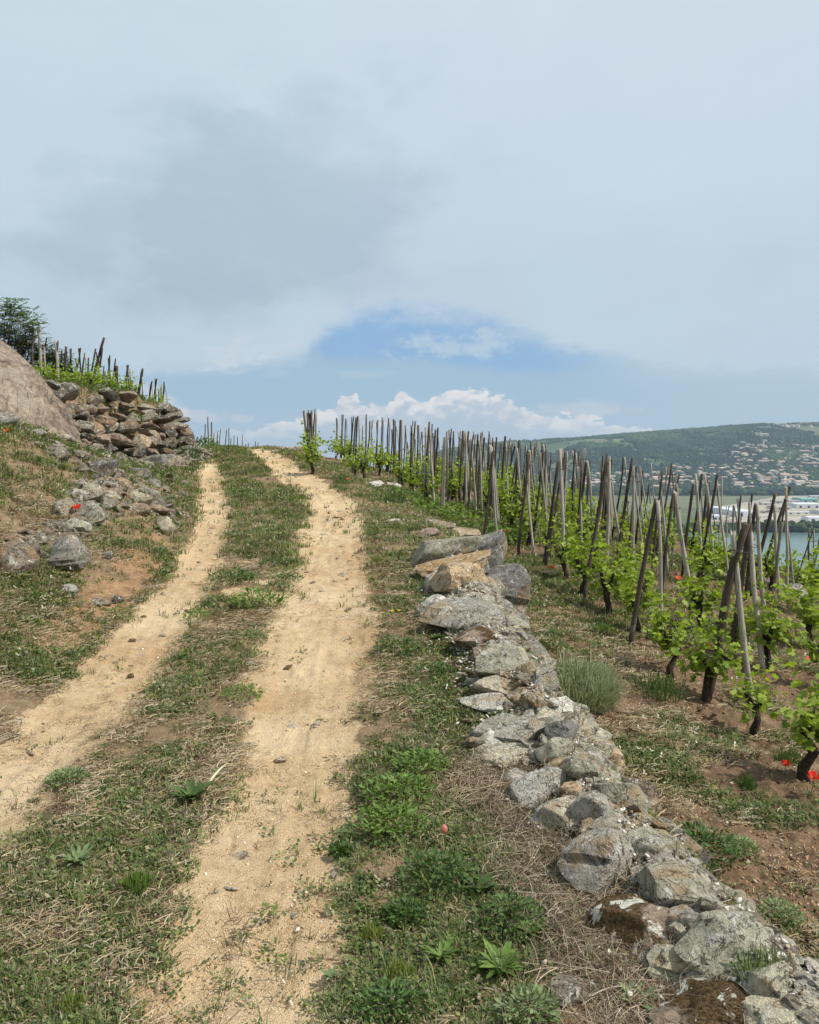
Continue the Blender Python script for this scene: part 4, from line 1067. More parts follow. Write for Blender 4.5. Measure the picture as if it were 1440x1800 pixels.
mid = [
    (14.5, [(928, 791.6, 908, 947, 5.0, 'd'), (930.8, 792, 931.5, 929, 4.4, 'l'), (931.8, 793, 940.5, 872, 2.6, 'l')], 'tall dark stake crossed by a grey one behind the top end of the wall'),
    (15.5, [(933, 775, 931, 830, 2.6, 'd')], 'thin dark stake rising behind the crossed pair above the wall end'),
    (19, [(938.5, 794.5, 937, 834, 2.4, 'm'), (944, 776.4, 938.5, 822, 3.2, 'm'), (947.2, 776.4, 948.2, 872, 2.4, 'l')], 'three slim stakes against the wooded hill, right of the tall crossed pair'),
    (19, [(953.7, 780, 950.3, 828, 2.8, 'd'), (954.5, 781, 955.8, 870, 2.6, 'l')], 'slim pair with a straight dark stake in front of the blue wooded hill'),
    (22, [(969.7, 797, 959.3, 842, 2.0, 'd'), (970, 797.5, 967, 840, 1.6, 'm')], 'small far pair, one leaning strongly, between two large bunches'),
    (11.9, [(981.5, 811, 955.5, 994, 6.0, 'd'), (984.3, 790, 992, 1028, 6.6, 'l'), (994, 796, 969.7, 937, 5.0, 'd')], 'large bunch of stakes with a wire, standing over bare soil beyond the wall'),
    (15.5, [(988.5, 789.5, 990.5, 875, 3.2, 'l'), (997.6, 793.8, 995.4, 847, 2.4, 'l')], 'two pale straight stakes just behind the large wired bunch'),
    (15, [(1010.7, 790, 1007, 915, 3.6, 'd'), (1012.8, 797, 1021, 885, 3.0, 'l')], 'dark stake topped by a thin rod with a pale partner'),
    (16.5, [(1026.6, 789, 1013, 855, 3.6, 'm'), (1028.7, 788.5, 1026, 833, 2.6, 'l')], 'brownish pair behind the wired pair with the outstretched wire'),
    (13.6, [(1030, 812.5, 1011, 971, 5.0, 'd'), (1033, 811, 1043, 972, 4.6, 'l')], 'splayed dark and pale pair with a wire running out to the right'),
    (15, [(1067, 799, 1048.6, 912, 4.6, 'd')], 'lone dark leaning stake behind the tall splayed pair in the middle'),
    (10.3, [(1069.8, 810, 1027, 1055, 6.6, 'd'), (1071, 811, 1064, 1070, 6.6, 'l')], 'tall splayed dark and pale pair in the middle of the vineyard, above bare soil'),
    (13.5, [(1076, 846, 1088.5, 955, 4.6, 'l')], 'single pale stake leaning left between two tall pairs'),
    (16, [(1096, 805, 1083, 895, 3.4, 'd'), (1098, 804, 1102.5, 870, 3.2, 'l')], 'narrow upside-down V of stakes against the far town'),
    (12.4, [(1111.5, 806, 1083, 996, 5.4, 'd'), (1113.6, 819, 1113, 1040, 5.8, 'l')], 'tall splayed pair right of the narrow upside-down V'),
    (16, [(1121, 833, 1127, 880, 2.6, 'l'), (1130, 828, 1122, 917, 4.0, 'd')], 'dark stake with a short pale one before the white roofs of the village'),
    (15, [(1125.4, 820, 1142, 923, 3.0, 'l')], 'crooked pale stake leaning left among the middle rows'),
    (17, [(1144.8, 814, 1149.7, 890, 2.4, 'l')], 'very thin pale stake with a dark tip in front of the far trees'),
    (18, [(1141, 851, 1137, 881, 2.6, 'd'), (1140, 852, 1143, 880, 2.0, 'm')], 'short dark pair low behind the very thin pale stake'),
    (14.3, [(1181, 814, 1161, 945, 4.2, 'd'), (1181.5, 825, 1186, 868, 3.0, 'm')], 'tall dark leaning stake with a wire left of the flat field'),
    (15.4, [(1171, 820, 1171.5, 900, 2.4, 'l'), (1176, 820, 1160, 890, 2.4, 'm')], 'thin pale stakes just left of the tall dark leaning stake'),
    (17, [(1192, 818, 1189, 868, 2.0, 'l')], 'needle-thin stake pointing up in front of the dark trees'),
    (8.4, [(1153.5, 880, 1110.7, 1124, 9.0, 'd'), (1156.5, 881, 1168, 1178, 7.0, 'l')], 'thick leaning dark stake and pale partner over the leafy vine near the centre right'),
    (10.5, [(1184, 867, 1165, 1040, 6.4, 'd'), (1187, 866, 1222, 1113, 8.6, 'l')], 'long pale stake slanting right with a dark partner, in front of the flat field'),
    (13, [(1219, 852.6, 1205, 966, 5.6, 'd'), (1223, 834, 1236, 1035, 5.2, 'l')], 'pair with a wire near the top and tall thin stake, before the village houses'),
    (12.6, [(1261, 834.6, 1234, 981, 4.6, 'd'), (1259.6, 842, 1283, 1030, 4.6, 'l')], 'crossed pair reaching above the tree belt left of the pale shed'),
    (16, [(1269.8, 840, 1268, 885, 2.6, 'l')], 'short thin pale stake beside the crossed pair before the field'),
    (19, [(1282, 889, 1273, 930, 2.2, 'm'), (1277, 890, 1278, 940, 1.8, 'l')], 'small thin pair seen against the gravel yard'),
    (18, [(1289.5, 889, 1287, 935, 3.2, 'd'), (1291, 890, 1297, 940, 2.4, 'm')], 'small dark upright pair against the gravel yard'),
    (18, [(1305, 900, 1299, 936, 3.0, 'd')], 'small lone dark stake left of the big pale shed'),
    (21, [(1242, 882, 1239, 915, 2.4, 'd'), (1244, 892, 1242, 915, 2.4, 'd')], 'tiny dark pair of stakes against the flat field'),
    (21, [(1252, 893, 1256, 917, 2.0, 'm')], 'tiny leaning stake at the edge of the flat field'),
    (6.95, [(1312, 920, 1242, 1232, 15, 'd'), (1288.8, 937, 1331, 1296, 11, 'l')], 'nearest pair: thick brown stake leaning left crossed by a pale one'),
    (8.2, [(1319, 922, 1293, 1085, 9.5, 'd'), (1320.5, 935, 1343, 1202, 9.5, 'l')], 'thick pair tied with wire just right of the nearest pair'),
    (11.3, [(1328, 887, 1317, 990, 6, 'd'), (1330.8, 886, 1343, 1057, 7.4, 'l')], 'tall pair with a wire stretching right, behind the nearest stakes'),
    (12.4, [(1363, 866.7, 1331.5, 996, 6.6, 'd'), (1362, 886, 1372, 1064, 6.0, 'l')], 'dark stake leaning over the river with a straight pale partner'),
    (13.4, [(1389.6, 856, 1353, 964, 5.0, 'd'), (1382, 856, 1382, 1032, 4.8, 'l')], 'crossed pair standing tallest against the industrial sheds and the river'),
    (12.0, [(1376, 918, 1370, 965, 5.6, 'm')], 'short thick stake between two tall pairs in front of the river'),
    (14.6, [(1423, 929, 1424, 987, 3.6, 'm'), (1430, 931, 1413, 983, 2.6, 'd')], 'small pair on the terrace edge with the river behind'),
    (14.6, [(1431, 932, 1429, 1006, 3, 'l'), (1442, 940, 1428, 1006, 3.4, 'd')], 'rightmost stakes above the river, cut by the right edge'),
]
for Y, st, lab in mid: bundle(Y, st, lab, G_R)
extra = []
for k in range(1500):
    y = rng.uniform(12.5, 23); x = y * rng.uniform(.06, .47)
    if y > float(YEDGE(x)) + .3 or x < float(XE(y)) + float(WE(y)): continue
    if any((x - a) ** 2 + (y - b_) ** 2 < .36 for a, b_, *_ in STAKES) or any((x - a) ** 2 + (y - b_) ** 2 < .45 for a, b_ in extra): continue
    extra.append((x, y))
extra = sorted(extra[:58], key=lambda q: q[0] / q[1])
for i, (x, y) in enumerate(extra):
    z = float(surf(x, y)); L = rng.uniform(1.5, 1.75); lean = rng.uniform(.06, .18); o = empty('stake_pair', (x, y, z))
    t = np.array([rng.normal(0, .03), rng.normal(0, .05), L])
    for sg, tn in ((-1, 'd'), (1, 'l')):
        s_ = obj('stake', stake_mesh(np.array([sg * lean + t[0], rng.normal(0, .08), -.06]), t + [sg * -.025, rng.normal(0, .02), rng.uniform(-.15, .05)], rng.uniform(.017, .025)), o); s_.color = (*(np.array(WOODS[tn]) * rng.uniform(.8, 1.1)), 1)
    tag(o, f'dark and pale pair of stakes standing among other rows, {ORD[i]} from the left of such', 'vine stakes', G_R); STAKES.append((x, y, z, o))
b22 = bundle(21.8, [(534, 722.7, 541, 792, 4.2, 'm'), (540, 726, 542.5, 795, 2.8, 'd'), (542.3, 721.5, 544, 795, 3.6, 'm'), (546, 726, 546, 798, 3.6, 'd'), (548, 721.5, 550, 798, 3.4, 'm'), (554, 719.5, 548, 798, 2.4, 'd'), (555.8, 728, 555, 790, 3.4, 'l')],
             'isolated sheaf of seven stakes standing in one vine beside the path near the crest', G_R, name='stake_sheaf', tie=False)
# far stakes along the path beyond the crest
cr = [(361, 746, 360, 768, 1.9, 30), (365.3, 732.5, 367, 768, 2.4, 30), (371.8, 742.5, 372, 768, 2.2, 31), (376, 761, 376, 778, 1.6, 33), (383.3, 758, 380.6, 787, 1.8, 35), (388, 754.5, 385.5, 787, 1.8, 35),
      (398.6, 756, 396.5, 787, 1.8, 37), (402.3, 752.5, 402.3, 787, 2.0, 37), (405.9, 770.5, 405.5, 787, 1.6, 42), (411.8, 766, 411, 786, 1.6, 42), (417.6, 768, 417, 786, 1.6, 44), (425.8, 765, 425.8, 786, 1.6, 45), (432, 780.5, 431.7, 786, 1.6, 52), (436.6, 778.6, 436.6, 786, 1.6, 52), (449.2, 776, 448.4, 786, 1.5, 55), (453.7, 777, 453.5, 786, 1.2, 55)]
for i, (ut, vt, ul, vl, w, Y) in enumerate(cr):
    bundle(Y, [(ut, vt, ul, vl, w, 'dm'[i % 2])], f'thin stake showing over the crest of the path, {ORD[i]} from the left', 'stakes over the crest of the path', cat='vine stake')
# left terrace
def L1(x, y): return (x / 8, 510 + y / 8)
def L2(x, y): return (140 + x / 8, 580 + y / 8)
lt = [(21, [L1(450, 530) + L1(460, 1010) + (2.2, 'm'), L1(480, 530) + L1(455, 1000) + (2.4, 'm')], 'pair of grey stakes rising beside the boulder slope, left end of the upper terrace'),
      (20, [L1(540, 510) + L1(575, 1120) + (3.8, 'l')], 'thick pale stake standing highest beside the dark bushes on the upper terrace'),
      (22, [L1(657, 675) + L1(600, 960) + (2.0, 'd'), L1(625, 740) + L1(640, 1040) + (2.4, 'l')], 'forked pair just right of the thick pale stake on the upper terrace'),
      (24, [L1(735, 790) + L1(755, 1110) + (2.6, 'l')], 'slim pale stake in front of the bushes on the upper terrace'),
      (20, [L1(780, 710) + L1(820, 1300) + (3.6, 'l'), L1(817, 710) + L1(800, 1000) + (2.0, 'd')], 'pale and dark pair in the bright vine at the left of the upper terrace'),
      (24, [L1(868, 850) + L1(855, 1080) + (2.0, 'd')], 'short dark stake right of the bushes on the upper terrace')]
seq = [(24, [(925, 795, 895, 1150, 2.2, 'd'), (937, 795, 905, 1150, 2.0, 'm')]), (24, [(985, 825, 1015, 1210, 2.0, 'd'), (1000, 825, 970, 1230, 2.0, 'd')]), (25, [(1065, 965, 1090, 1180, 1.6, 'm')]),
       (24, [(1110, 815, 1140, 1210, 2.0, 'm'), (1135, 815, 1065, 1200, 2.0, 'd')]), (25, [(1195, 880, 1150, 1250, 2.0, 'd'), (1200, 890, 1200, 1230, 1.6, 'l')]), (25, [(1245, 950, 1235, 1270, 2.2, 'm')])]
for i, (Y, st) in enumerate(seq):
    lt.append((Y, [L1(a, b_) + L1(c_, d_) + (w, t) for a, b_, c_, d_, w, t in st], f'dark stakes against the sky on the upper terrace, {ORD[i]} right of the bushes'))
seq = [(24, [(225, 265, 150, 690, 2.2, 'd'), (235, 310, 290, 700, 1.8, 'm')]), (22, [(345, 115, 185, 715, 3.4, 'd'), (320, 250, 250, 700, 2.4, 'm'), (262, 400, 300, 720, 2.6, 'l')]), (26, [(342, 510, 320, 720, 1.8, 'd')]), (27, [(360, 590, 350, 740, 1.8, 'm')]), (27, [(380, 640, 372, 740, 1.6, 'm')]),
       (24, [(424, 365, 400, 740, 2.4, 'd'), (402, 400, 450, 800, 1.6, 'm')]), (24, [(505, 405, 455, 790, 2.2, 'd')]), (24, [(512, 510, 495, 800, 2.4, 'm'), (532, 510, 545, 830, 2.2, 'm')]),
       (24, [(680, 495, 635, 870, 3.0, 'd'), (665, 500, 695, 860, 1.8, 'm')]), (25, [(710, 545, 728, 880, 2.2, 'l')]), (24, [(884, 550, 825, 960, 3.4, 'd'), (880, 660, 892, 970, 1.6, 'l')]),
       (26, [(1015, 725, 980, 990, 2.4, 'd'), (1018, 780, 1045, 990, 1.4, 'l')]), (26, [(1085, 685, 1040, 1010, 2.0, 'd'), (1063, 690, 1076, 960, 1.6, 'm')]), (27, [(1145, 800, 1143, 960, 1.8, 'm'), (1110, 840, 1108, 990, 1.4, 'm')]), (26, [(1190, 730, 1165, 1000, 2.0, 'd'), (1195, 740, 1240, 1020, 1.4, 'l')])]
for i, (Y, st) in enumerate(seq):
    lab = 'big dark stake leaning far over the others on the upper terrace, with two partners' if i == 1 else f'stakes on the skyline above the left wall, {ORD[i]} of those nearest the path' if i > 1 else 'crooked pair just left of the big leaning stake on the upper terrace'
    lt.append((Y, [L2(a, b_) + L2(c_, d_) + (w, t) for a, b_, c_, d_, w, t in st], lab))
for Y, st, lab in lt: bundle(Y, [q[:4] + (q[4] * 1.45, 'd' if q[5] == 'm' else q[5]) for q in st], lab, 'vine stakes on the upper terrace left of the path', tie=False)

# ------------------------------------------------------------------ grapevines
def leaf_template():
    ang = [0, 22, 45, 68, 95, 122, 150, 168, 192, 210, 238, 265, 292, 315, 338]
    rad = [1.0, .70, .88, .66, .92, .62, .60, .22, .22, .60, .62, .92, .66, .88, .70]
    v = [(0, 0, .0)] + [(math.sin(R(a)) * r * .55, math.cos(R(a)) * r * .55, .10 * r * r - .13 * (r * math.cos(R(a))) ** 2) for a, r in zip(ang, rad)]
    n = len(ang); f = [(0, 1 + i, 1 + (i + 1) % n) for i in range(n)]
    v = np.array(v); v[:, 1] += .35
    return v, np.array(f)
LEAF = leaf_template()
OVAL = (np.array([(0, 0, 0), (.16, .3, .03), (-.16, .3, .03), (.18, .65, .03), (-.18, .65, .03), (0, 1, -.05), (0, .33, -.02), (0, .66, -.01)]),
        np.array([(0, 1, 6), (0, 6, 2), (1, 3, 7), (1, 7, 6), (2, 6, 7), (2, 7, 4), (3, 5, 7), (4, 7, 5)]))
def place_leaves(tpl, P, dirs, nrm, size, cols):
    """leaves at P pointing along dirs with normal nrm"""
    v, f = tpl; n = len(P)
    d = dirs / np.linalg.norm(dirs, axis=1, keepdims=True)
    s_ = np.cross(d, nrm); s_ /= (np.linalg.norm(s_, axis=1, keepdims=True) + 1e-9); u_ = np.cross(s_, d)
    VV = (v[None, :, 0:1] * s_[:, None] + v[None, :, 1:2] * d[:, None] + v[None, :, 2:3] * u_[:, None]) * size[:, None, None] + P[:, None]
    FF = f[None] + (np.arange(n) * len(v))[:, None, None]
    CC = np.repeat(cols[:, None], len(v), 1)
    return VV.reshape(-1, 3), FF.reshape(-1, 3), CC.reshape(-1, 3)
def vine_foliage(seed, n_shoot, hmax, spread, leafs, far=False):
    g = np.random.default_rng(seed); P, D, Nn, Sz = [], [], [], []
    for s_ in range(n_shoot):
        a = g.uniform(0, 6.28); base = np.array([math.cos(a) * .06, math.sin(a) * .06, g.uniform(.22, .38)])
        L = g.uniform(.6, 1.0) * hmax; out = g.uniform(.2, 1.0) * spread
        if s_ % 3 == 0: L *= 1.6; out *= .35
        for k in range(leafs):
            t = (k + g.random()) / leafs
            p_ = base + np.array([math.cos(a) * out * t ** .8, math.sin(a) * out * t ** .8, L * (t - .42 * t * t * out / spread)]) + g.normal(size=3) * .035
            dd = np.array([math.cos(a) * .6, math.sin(a) * .6, .1]) + g.normal(size=3) * .7; dd[2] *= .6
            nn = np.array([math.cos(a) * .5, math.sin(a) * .5, 1.0]) + g.normal(size=3) * .55
            P.append(p_); D.append(dd); Nn.append(nn); Sz.append(g.uniform(.066, .120) * (1 - .30 * t))
    P, D, Nn, Sz = map(np.array, (P, D, Nn, Sz))
    if far: Sz *= 1.25
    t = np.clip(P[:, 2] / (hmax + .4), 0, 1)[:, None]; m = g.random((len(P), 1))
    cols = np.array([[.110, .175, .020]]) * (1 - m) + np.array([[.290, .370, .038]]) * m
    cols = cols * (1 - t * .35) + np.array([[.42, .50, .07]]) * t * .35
    V, F, Cc = place_leaves(LEAF, P, D, Nn, Sz, cols)
    return mesh_np('foliage', V, F, M_leaf, False, Cc)
def vine_trunk(seed):
    g = np.random.default_rng(seed); V, F = [], []
    def add(pts, rad):
        a, f = tube([np.array(q) for q in pts], rad, 8, .3, True, seed); o = len(V); V.extend(a); F.extend([tuple(o + k for k in q) for q in f])
    w = g.normal(size=6) * .022
    add([(0, 0, -.08), (w[0], w[1], .08), (w[2] * 1.3, w[3] * 1.3, .2), (w[4], w[5], .33)], [.05, .038, .034, .045])
    for k in range(3):
        a = g.uniform(0, 6.28); add([(w[4], w[5], .30), (w[4] + math.cos(a) * .07, w[5] + math.sin(a) * .07, .38), (w[4] + math.cos(a) * .12, w[5] + math.sin(a) * .12, .50)], [.03, .022, .012])
    me = bpy.data.meshes.new('trunk'); me.from_pydata([tuple(q) for q in V], [], F); me.materials.append(M_bark)
    me.polygons.foreach_set('use_smooth', [True] * len(F)); me.update(); return me
FOL = [vine_foliage(10 + i, 9, .44, .30, 13) for i in range(6)]
FOLW = [vine_foliage(30 + i, 13, .46, .33, 18) for i in range(4)]
FOLF = [vine_foliage(50 + i, 14, .50, .44, 9, True) for i in range(4)]
TRK = [vine_trunk(i + 3) for i in range(5)]
def vine(x, y, label, group, kind=None, s=1.0, z=None):
    z = float(surf(x, y)) if z is None else z
    o = empty('grapevine', (x, y, z)); o.rotation_euler.z = rng.uniform(0, 6.28); o.scale = (s, s, s)
    ms = kind or FOL
    obj('trunk', TRK[int(rng.integers(0, 5))], o); obj('foliage', ms[int(rng.integers(0, len(ms)))], o)
    tag(o, label, 'grapevine', group); return o
G_V = 'vines in the vineyard right of the path'
hand = [  # u, v of the foot, width factor, label
    (1070, 1082, 1.0, 'tall narrow leafy vine at the foot of the pale stake, third row from the wall'), (1178, 1186, .95, 'vine with a gnarled dark trunk bent right, below the thick leaning stake'),
    (1120, 1112, 1.0, 'vine with bright leaves hugging the base of the thick leaning stake'), (1232, 1112, .95, 'bushy vine at the foot of the long pale slanting stake'),
    (1243, 1234, .95, 'round leafy vine on a forked trunk beside the foot of the nearest brown stake'), (1326, 1298, .85, 'small vine with lit leaves at the foot of the nearest pale stake'),
    (1345, 1178, 1.1, 'wide vine with pale leaves behind the nearest pair of stakes'), (1415, 1372, 1.25, 'large vine at the right edge beside the bright poppy'),
    (1452, 1215, 1.2, 'vine cut by the right edge, middle one of three'), (1448, 1085, 1.1, 'vine cut by the right edge, highest of three'),
    (1280, 1165, .9, 'leafy shoot vine just left of the nearest crossing stakes'), (1135, 1065, .8, 'small vine behind the thick leaning stake'),
    (990, 1020, .9, 'vine with pale leaves over a black stump behind the wall'), (965, 985, .85, 'vine with sparse leaves in the bare soil patch beyond the wall'),
    (930, 962, .95, 'leafy vine nearest the dark leaning stake above the wall'), (1025, 1045, .9, 'vine whose leaves cover the foot of the dark leaning stake in the middle'),
    (900, 938, .9, 'low bright vine beyond the upper end of the wall'), (1105, 1032, .9, 'vine with lobed leaves around a pale stake, middle of the slope'),
    (1045, 1000, .85, 'yellowish vine in the thick of the middle rows'), (1240, 1030, .9, 'vine below the crossed stakes on the middle right'),
    (1320, 1050, .7, 'thin vine behind the wired pair of stakes'), (1352, 1005, .8, 'vine beside the rocks on the terrace edge'), (1390, 1008, .8, 'vine growing over the terrace edge rocks in front of the river'),
    (1425, 1140, 1.0, 'vine with a black trunk near the right edge'), (880, 918, 1.0, 'bright clump of vine leaves where the rows meet the wall'), (855, 905, 1.0, 'vine with a clear dark double trunk left of the wall end'),
]
for u, v, s_, lab in hand:
    x, y, g = spot(u, v); vine(x, y, lab, G_V, FOLW if s_ > .88 else FOL, s_ * ((.78 if u > 1400 else .92) if y < 9 else 1.05))
used = [(float(spot(u, v)[0]), float(spot(u, v)[1])) for u, v, _, _ in hand]
# one vine for every bundle further up
cand = []
for x, y, z, o in list(STAKES):
    if y > 11 and o.get('group') == G_R and all((x - a) ** 2 + (y - b_) ** 2 > .62 for a, b_ in used): cand.append((x, y)); used.append((x, y))
# rows filling the slope between
for r_ in range(10):
    for k in range(12):
        y = 13 + r_ * 1.75 + rng.normal(0, .2); x = -2.2 + (29 - y) * .10 * 3 + k * .95 + rng.normal(0, .15)
        if x < float(XE(y)) + float(WE(y)) * .8 or y > float(YEDGE(x)) + .5 or x / y > .5: continue
        if all((x - a) ** 2 + (y - b_) ** 2 > .55 for a, b_ in used): cand.append((x, y)); used.append((x, y))
for u, v in ((548, 834), ): 
    x, y, g = spot(u, v); vine(x, y, 'single bright vine at the foot of the sheaf of stakes beside the path', G_V, FOLW, 1.0)
cand.sort(key=lambda q: q[0] / q[1])
def band(y): return 'farthest' if y > 24 else ('upper' if y > 19 else ('middle' if y > 15 else 'lower'))
cnts = {}
for x, y in cand:
    k = band(y); cnts[k] = cnts.get(k, 0) + 1; i = cnts[k] - 1
    nm = ORD[i]
    vine(x, y, f'leafy vine, {nm} from the left in the {k} rows of the right vineyard', G_V, FOLF if y > 18 else FOLW, rng.uniform(.88, 1.1))
# leafy tangle below the wall's upper end
x, y, g = spot(1425, 1010)
# left terrace vines
ltv = [(72, 668, 18.6), (85, 680, 19.2), (97, 690, 19.5), (110, 682, 20.5), (125, 690, 19.5), (140, 693, 20.0), (155, 682, 21), (168, 690, 20), (180, 692, 20.3), (196, 697, 20.5), (208, 700, 20.8), (222, 704, 21), (232, 706, 21), (160, 700, 18.8), (60, 655, 20), (120, 668, 22), (278, 712, 22.8), (145, 678, 22)]
for i, (u, v, Y) in enumerate(ltv):
    q = at(u, v, Y); vine(q.x, Y, f'bright green vine on the upper terrace left of the path, {ORD[i]} of its row', 'vines on the upper terrace', FOLF, .70)
for u, Y, lab in ((368, 29.5, 'small bright vine at the left of the path just over the crest'), ):
    q = at(u, 780, Y); vine(q.x, Y, lab, 'vines over the crest', FOLF, .9)

# ------------------------------------------------------------------ ground cover
def blades(nb, h, lean, wid, seed, spread=.02):
    """a tuft: nb bent blades, each three triangles"""
    g = np.random.default_rng(seed); V, F = [], []
    for k in range(nb):
        a = g.uniform(0, 6.28); r = g.uniform(0, spread); b0 = np.array([math.cos(a * 3.1) * r, math.sin(a * 3.1) * r, -.004])
        d = np.array([math.cos(a), math.sin(a), 0]); s_ = np.array([-d[1], d[0], 0]) * wid * g.uniform(.6, 1.2)
        hh = h * g.uniform(.55, 1.2); l = lean * g.uniform(.3, 1.2)
        m = b0 + d * l * hh * .45 + np.array([0, 0, hh * .6]); t = b0 + d * l * hh * 1.15 + np.array([0, 0, hh * max(.12, 1 - .35 * l)])
        i = len(V); V += [b0 - s_, b0 + s_, m - s_ * .8, m + s_ * .8, t]
        F += [(i, i + 1, i + 3), (i, i + 3, i + 2), (i + 2, i + 3, i + 4)]
    return np.array(V), np.array(F)
def leafy(nl, h, size, seed, spread=.03):
    g = np.random.default_rng(seed); V, F = [], []
    for k in range(nl):
        a = g.uniform(0, 6.28); r = spread * g.random() ** .5; c_ = np.array([math.cos(a) * r, math.sin(a) * r, h * g.random()])
        a2 = g.uniform(0, 6.28); el_ = g.uniform(-.1, .8); d = np.array([math.cos(a2) * math.cos(el_), math.sin(a2) * math.cos(el_), math.sin(el_)]); s_ = np.array([-math.sin(a2), math.cos(a2), g.normal() * .4])
        z = size * g.uniform(.6, 1.3); i = len(V); V += [c_, c_ + d * z * .5 + s_ * z * .3, c_ + d * z, c_ + d * z * .5 - s_ * z * .3]; F += [(i, i + 1, i + 2), (i, i + 2, i + 3)]
    return np.array(V), np.array(F)
def straws(ns, L, seed, wid=.0011):
    g = np.random.default_rng(seed); V, F = [], []
    for k in range(ns):
        a = g.uniform(0, 6.28); c_ = g.normal(size=3) * [.03, .03, 0]; c_[2] = g.uniform(.003, .02)
        l = L * g.uniform(.4, 1.2); bend = g.normal() * .35; rise = g.uniform(-.1, .45)
        pts = []
        for j in range(4):
            t = j / 3; aa = a + bend * t; pts.append(c_ + np.array([math.cos(aa) * l * t, math.sin(aa) * l * t, rise * l * t * (1 - .55 * t)]))
        s_ = np.array([-math.sin(a), math.cos(a), .5]) * wid; i = len(V)
        for p_ in pts: V += [p_ - s_, p_ + s_]
        for j in range(3): q = i + 2 * j; F += [(q, q + 1, q + 3), (q, q + 3, q + 2)]
    return np.array(V), np.array(F)
def scatter(name, tpls, P, s_, cols, mat, label, cat, zrot=None, parent=None):
    n = len(P); pick = rng.integers(0, len(tpls), n); Vs, Fs, Cs = [], [], []; off = 0
    for k, (v, f) in enumerate(tpls):
        m = np.where(pick == k)[0]
        if not len(m): continue
        a = rng.uniform(0, 6.28, len(m)); ca, sa = np.cos(a)[:, None], np.sin(a)[:, None]
        x = v[None, :, 0] * ca - v[None, :, 1] * sa; y = v[None, :, 0] * sa + v[None, :, 1] * ca; z = np.repeat(v[None, :, 2], len(m), 0)
        VV = np.stack([x, y, z], -1) * s_[m][:, None, None] + P[m][:, None]
        cc = np.repeat(cols[m][:, None], len(v), 1) * rng.uniform(.75, 1.25, (len(m), len(v) , 1))
        Vs.append(VV.reshape(-1, 3)); Fs.append((f[None] + (np.arange(len(m)) * len(v))[:, None, None]).reshape(-1, 3) + off); Cs.append(cc.reshape(-1, 3)); off += len(m) * len(v)
    o = obj(name, mesh_np(name, np.concatenate(Vs), np.concatenate(Fs), mat, False, np.concatenate(Cs)), parent)
    if label: tag(o, label, cat, kind='stuff')
    return o
GREENS = np.array([(.090, .140, .034), (.140, .185, .045), (.066, .105, .030), (.19, .215, .075), (.120, .150, .062)])
STRAW = np.array([(.36, .28, .17), (.46, .37, .235), (.27, .20, .12), (.18, .125, .08), (.42, .355, .26)])
def samp(n, y0, y1, lo=-.60, hi=.60, pw=0.0):
    t = rng.random(n)
    if pw == 0: y = np.exp(math.log(y0) + t * (math.log(y1) - math.log(y0)))
    else: y = (y0 ** pw + t * (y1 ** pw - y0 ** pw)) ** (1 / pw)
    x = rng.uniform(lo, hi, n) * (y + .6); return x, y
def veg_density(x, y):
    s0, r0, t0 = masks(x, y)
    patch = fbm(x / .45, y / .45, 4, 91); big_ = fbm(x / 1.7, y / 1.7, 2, 95)
    d = (1 - s0) * (.68 + patch * 2.3 + big_ * 1.2) * (1 - r0 * .85)
    d = d + ss(.6, 1.2, XL(y) - .3 - x) * .38 * (1 - r0)
    d = d + ((x < XR(y)) & (x > XL(y))) * (1 - s0) * .16
    d = np.where(t0 > .5, np.clip(d + .15, 0, 1.2) * (.18 + ss(-.20, .08, patch + big_ * .8)), d)
    d = np.where((t0 > .5) & (y > 18) & (x / y < .1), d * .45, d)
    wallm = np.exp(-((x - XW(y)) / .16) ** 2) * (y < 9.4); d = d * (1 - wallm * .9)
    d = np.maximum(d, s0 * .035 * ss(.0, .2, patch + .12))
    return np.clip(d, 0, 1.2), t0, patch, big_, s0
def greenness(x, y, t0, patch, big_):
    xr, xl = XR(y), XL(y)
    g = .46 + fbm(x / .6, y / .6, 3, 101) * 2.8
    g = g + np.where((x < xr) & (x > xl), ss(7, 12, y) * .45, 0)          # centre strip up the hill
    g = g + np.where(x < xl - .3, ss(6, 10, y) * .25 - .05, 0)
    g = g + np.where((x > xr) & (t0 < .4), .10 * (1 - ss(3, 6, y)), 0)
    g = g + np.where(t0 > .5, .05, 0)
    return np.clip(g, .03, .97)
TG = [blades(9, .045, .8, .0016, i, .022) for i in range(4)]
TL = [leafy(12, .022, .017, i + 20, .035) for i in range(4)]
TS = [straws(9, .046, i + 40, .0013) for i in range(4)]
TGf = [blades(9, .085, .7, .0050, i + 60, .07) for i in range(4)]
TLf = [leafy(12, .045, .040, i + 70, .09) for i in range(3)]
def cover(name, tpls, n, y0, y1, sc, mode, mat, label, cat, thr=1.0, pw=0.0, lo=-.84, hi=.76):
    x, y = samp(int(n * 1.33), y0, y1, lo, hi, pw)
    d, t0, patch, big_, s0 = veg_density(x, y); g = greenness(x, y, t0, patch, big_)
    pr = d * thr * (g if mode == 'g' else (1 - g) if mode == 's' else 1)
    k = rng.random(len(x)) < pr; x, y, g, t0 = x[k], y[k], g[k], t0[k]
    P = np.stack([x, y, surf(x, y)], -1)
    P[:, 2] += .004
    if mode == 's': cols = STRAW[rng.integers(0, 5, len(x))] * rng.uniform(.75, 1.15, (len(x), 1))
    else:
        cols = GREENS[rng.integers(0, 5, len(x))] * rng.uniform(.8, 1.25, (len(x), 1)); dry = rng.random(len(x)) < .16
        cols = np.where(dry[:, None], STRAW[rng.integers(0, 5, len(x))] * .8, cols)
    return scatter(name, tpls, P, rng.uniform(.7, 1.35, len(x)) * sc(y), cols, mat, label, cat)
near_s = lambda y: .62 + .11 * y
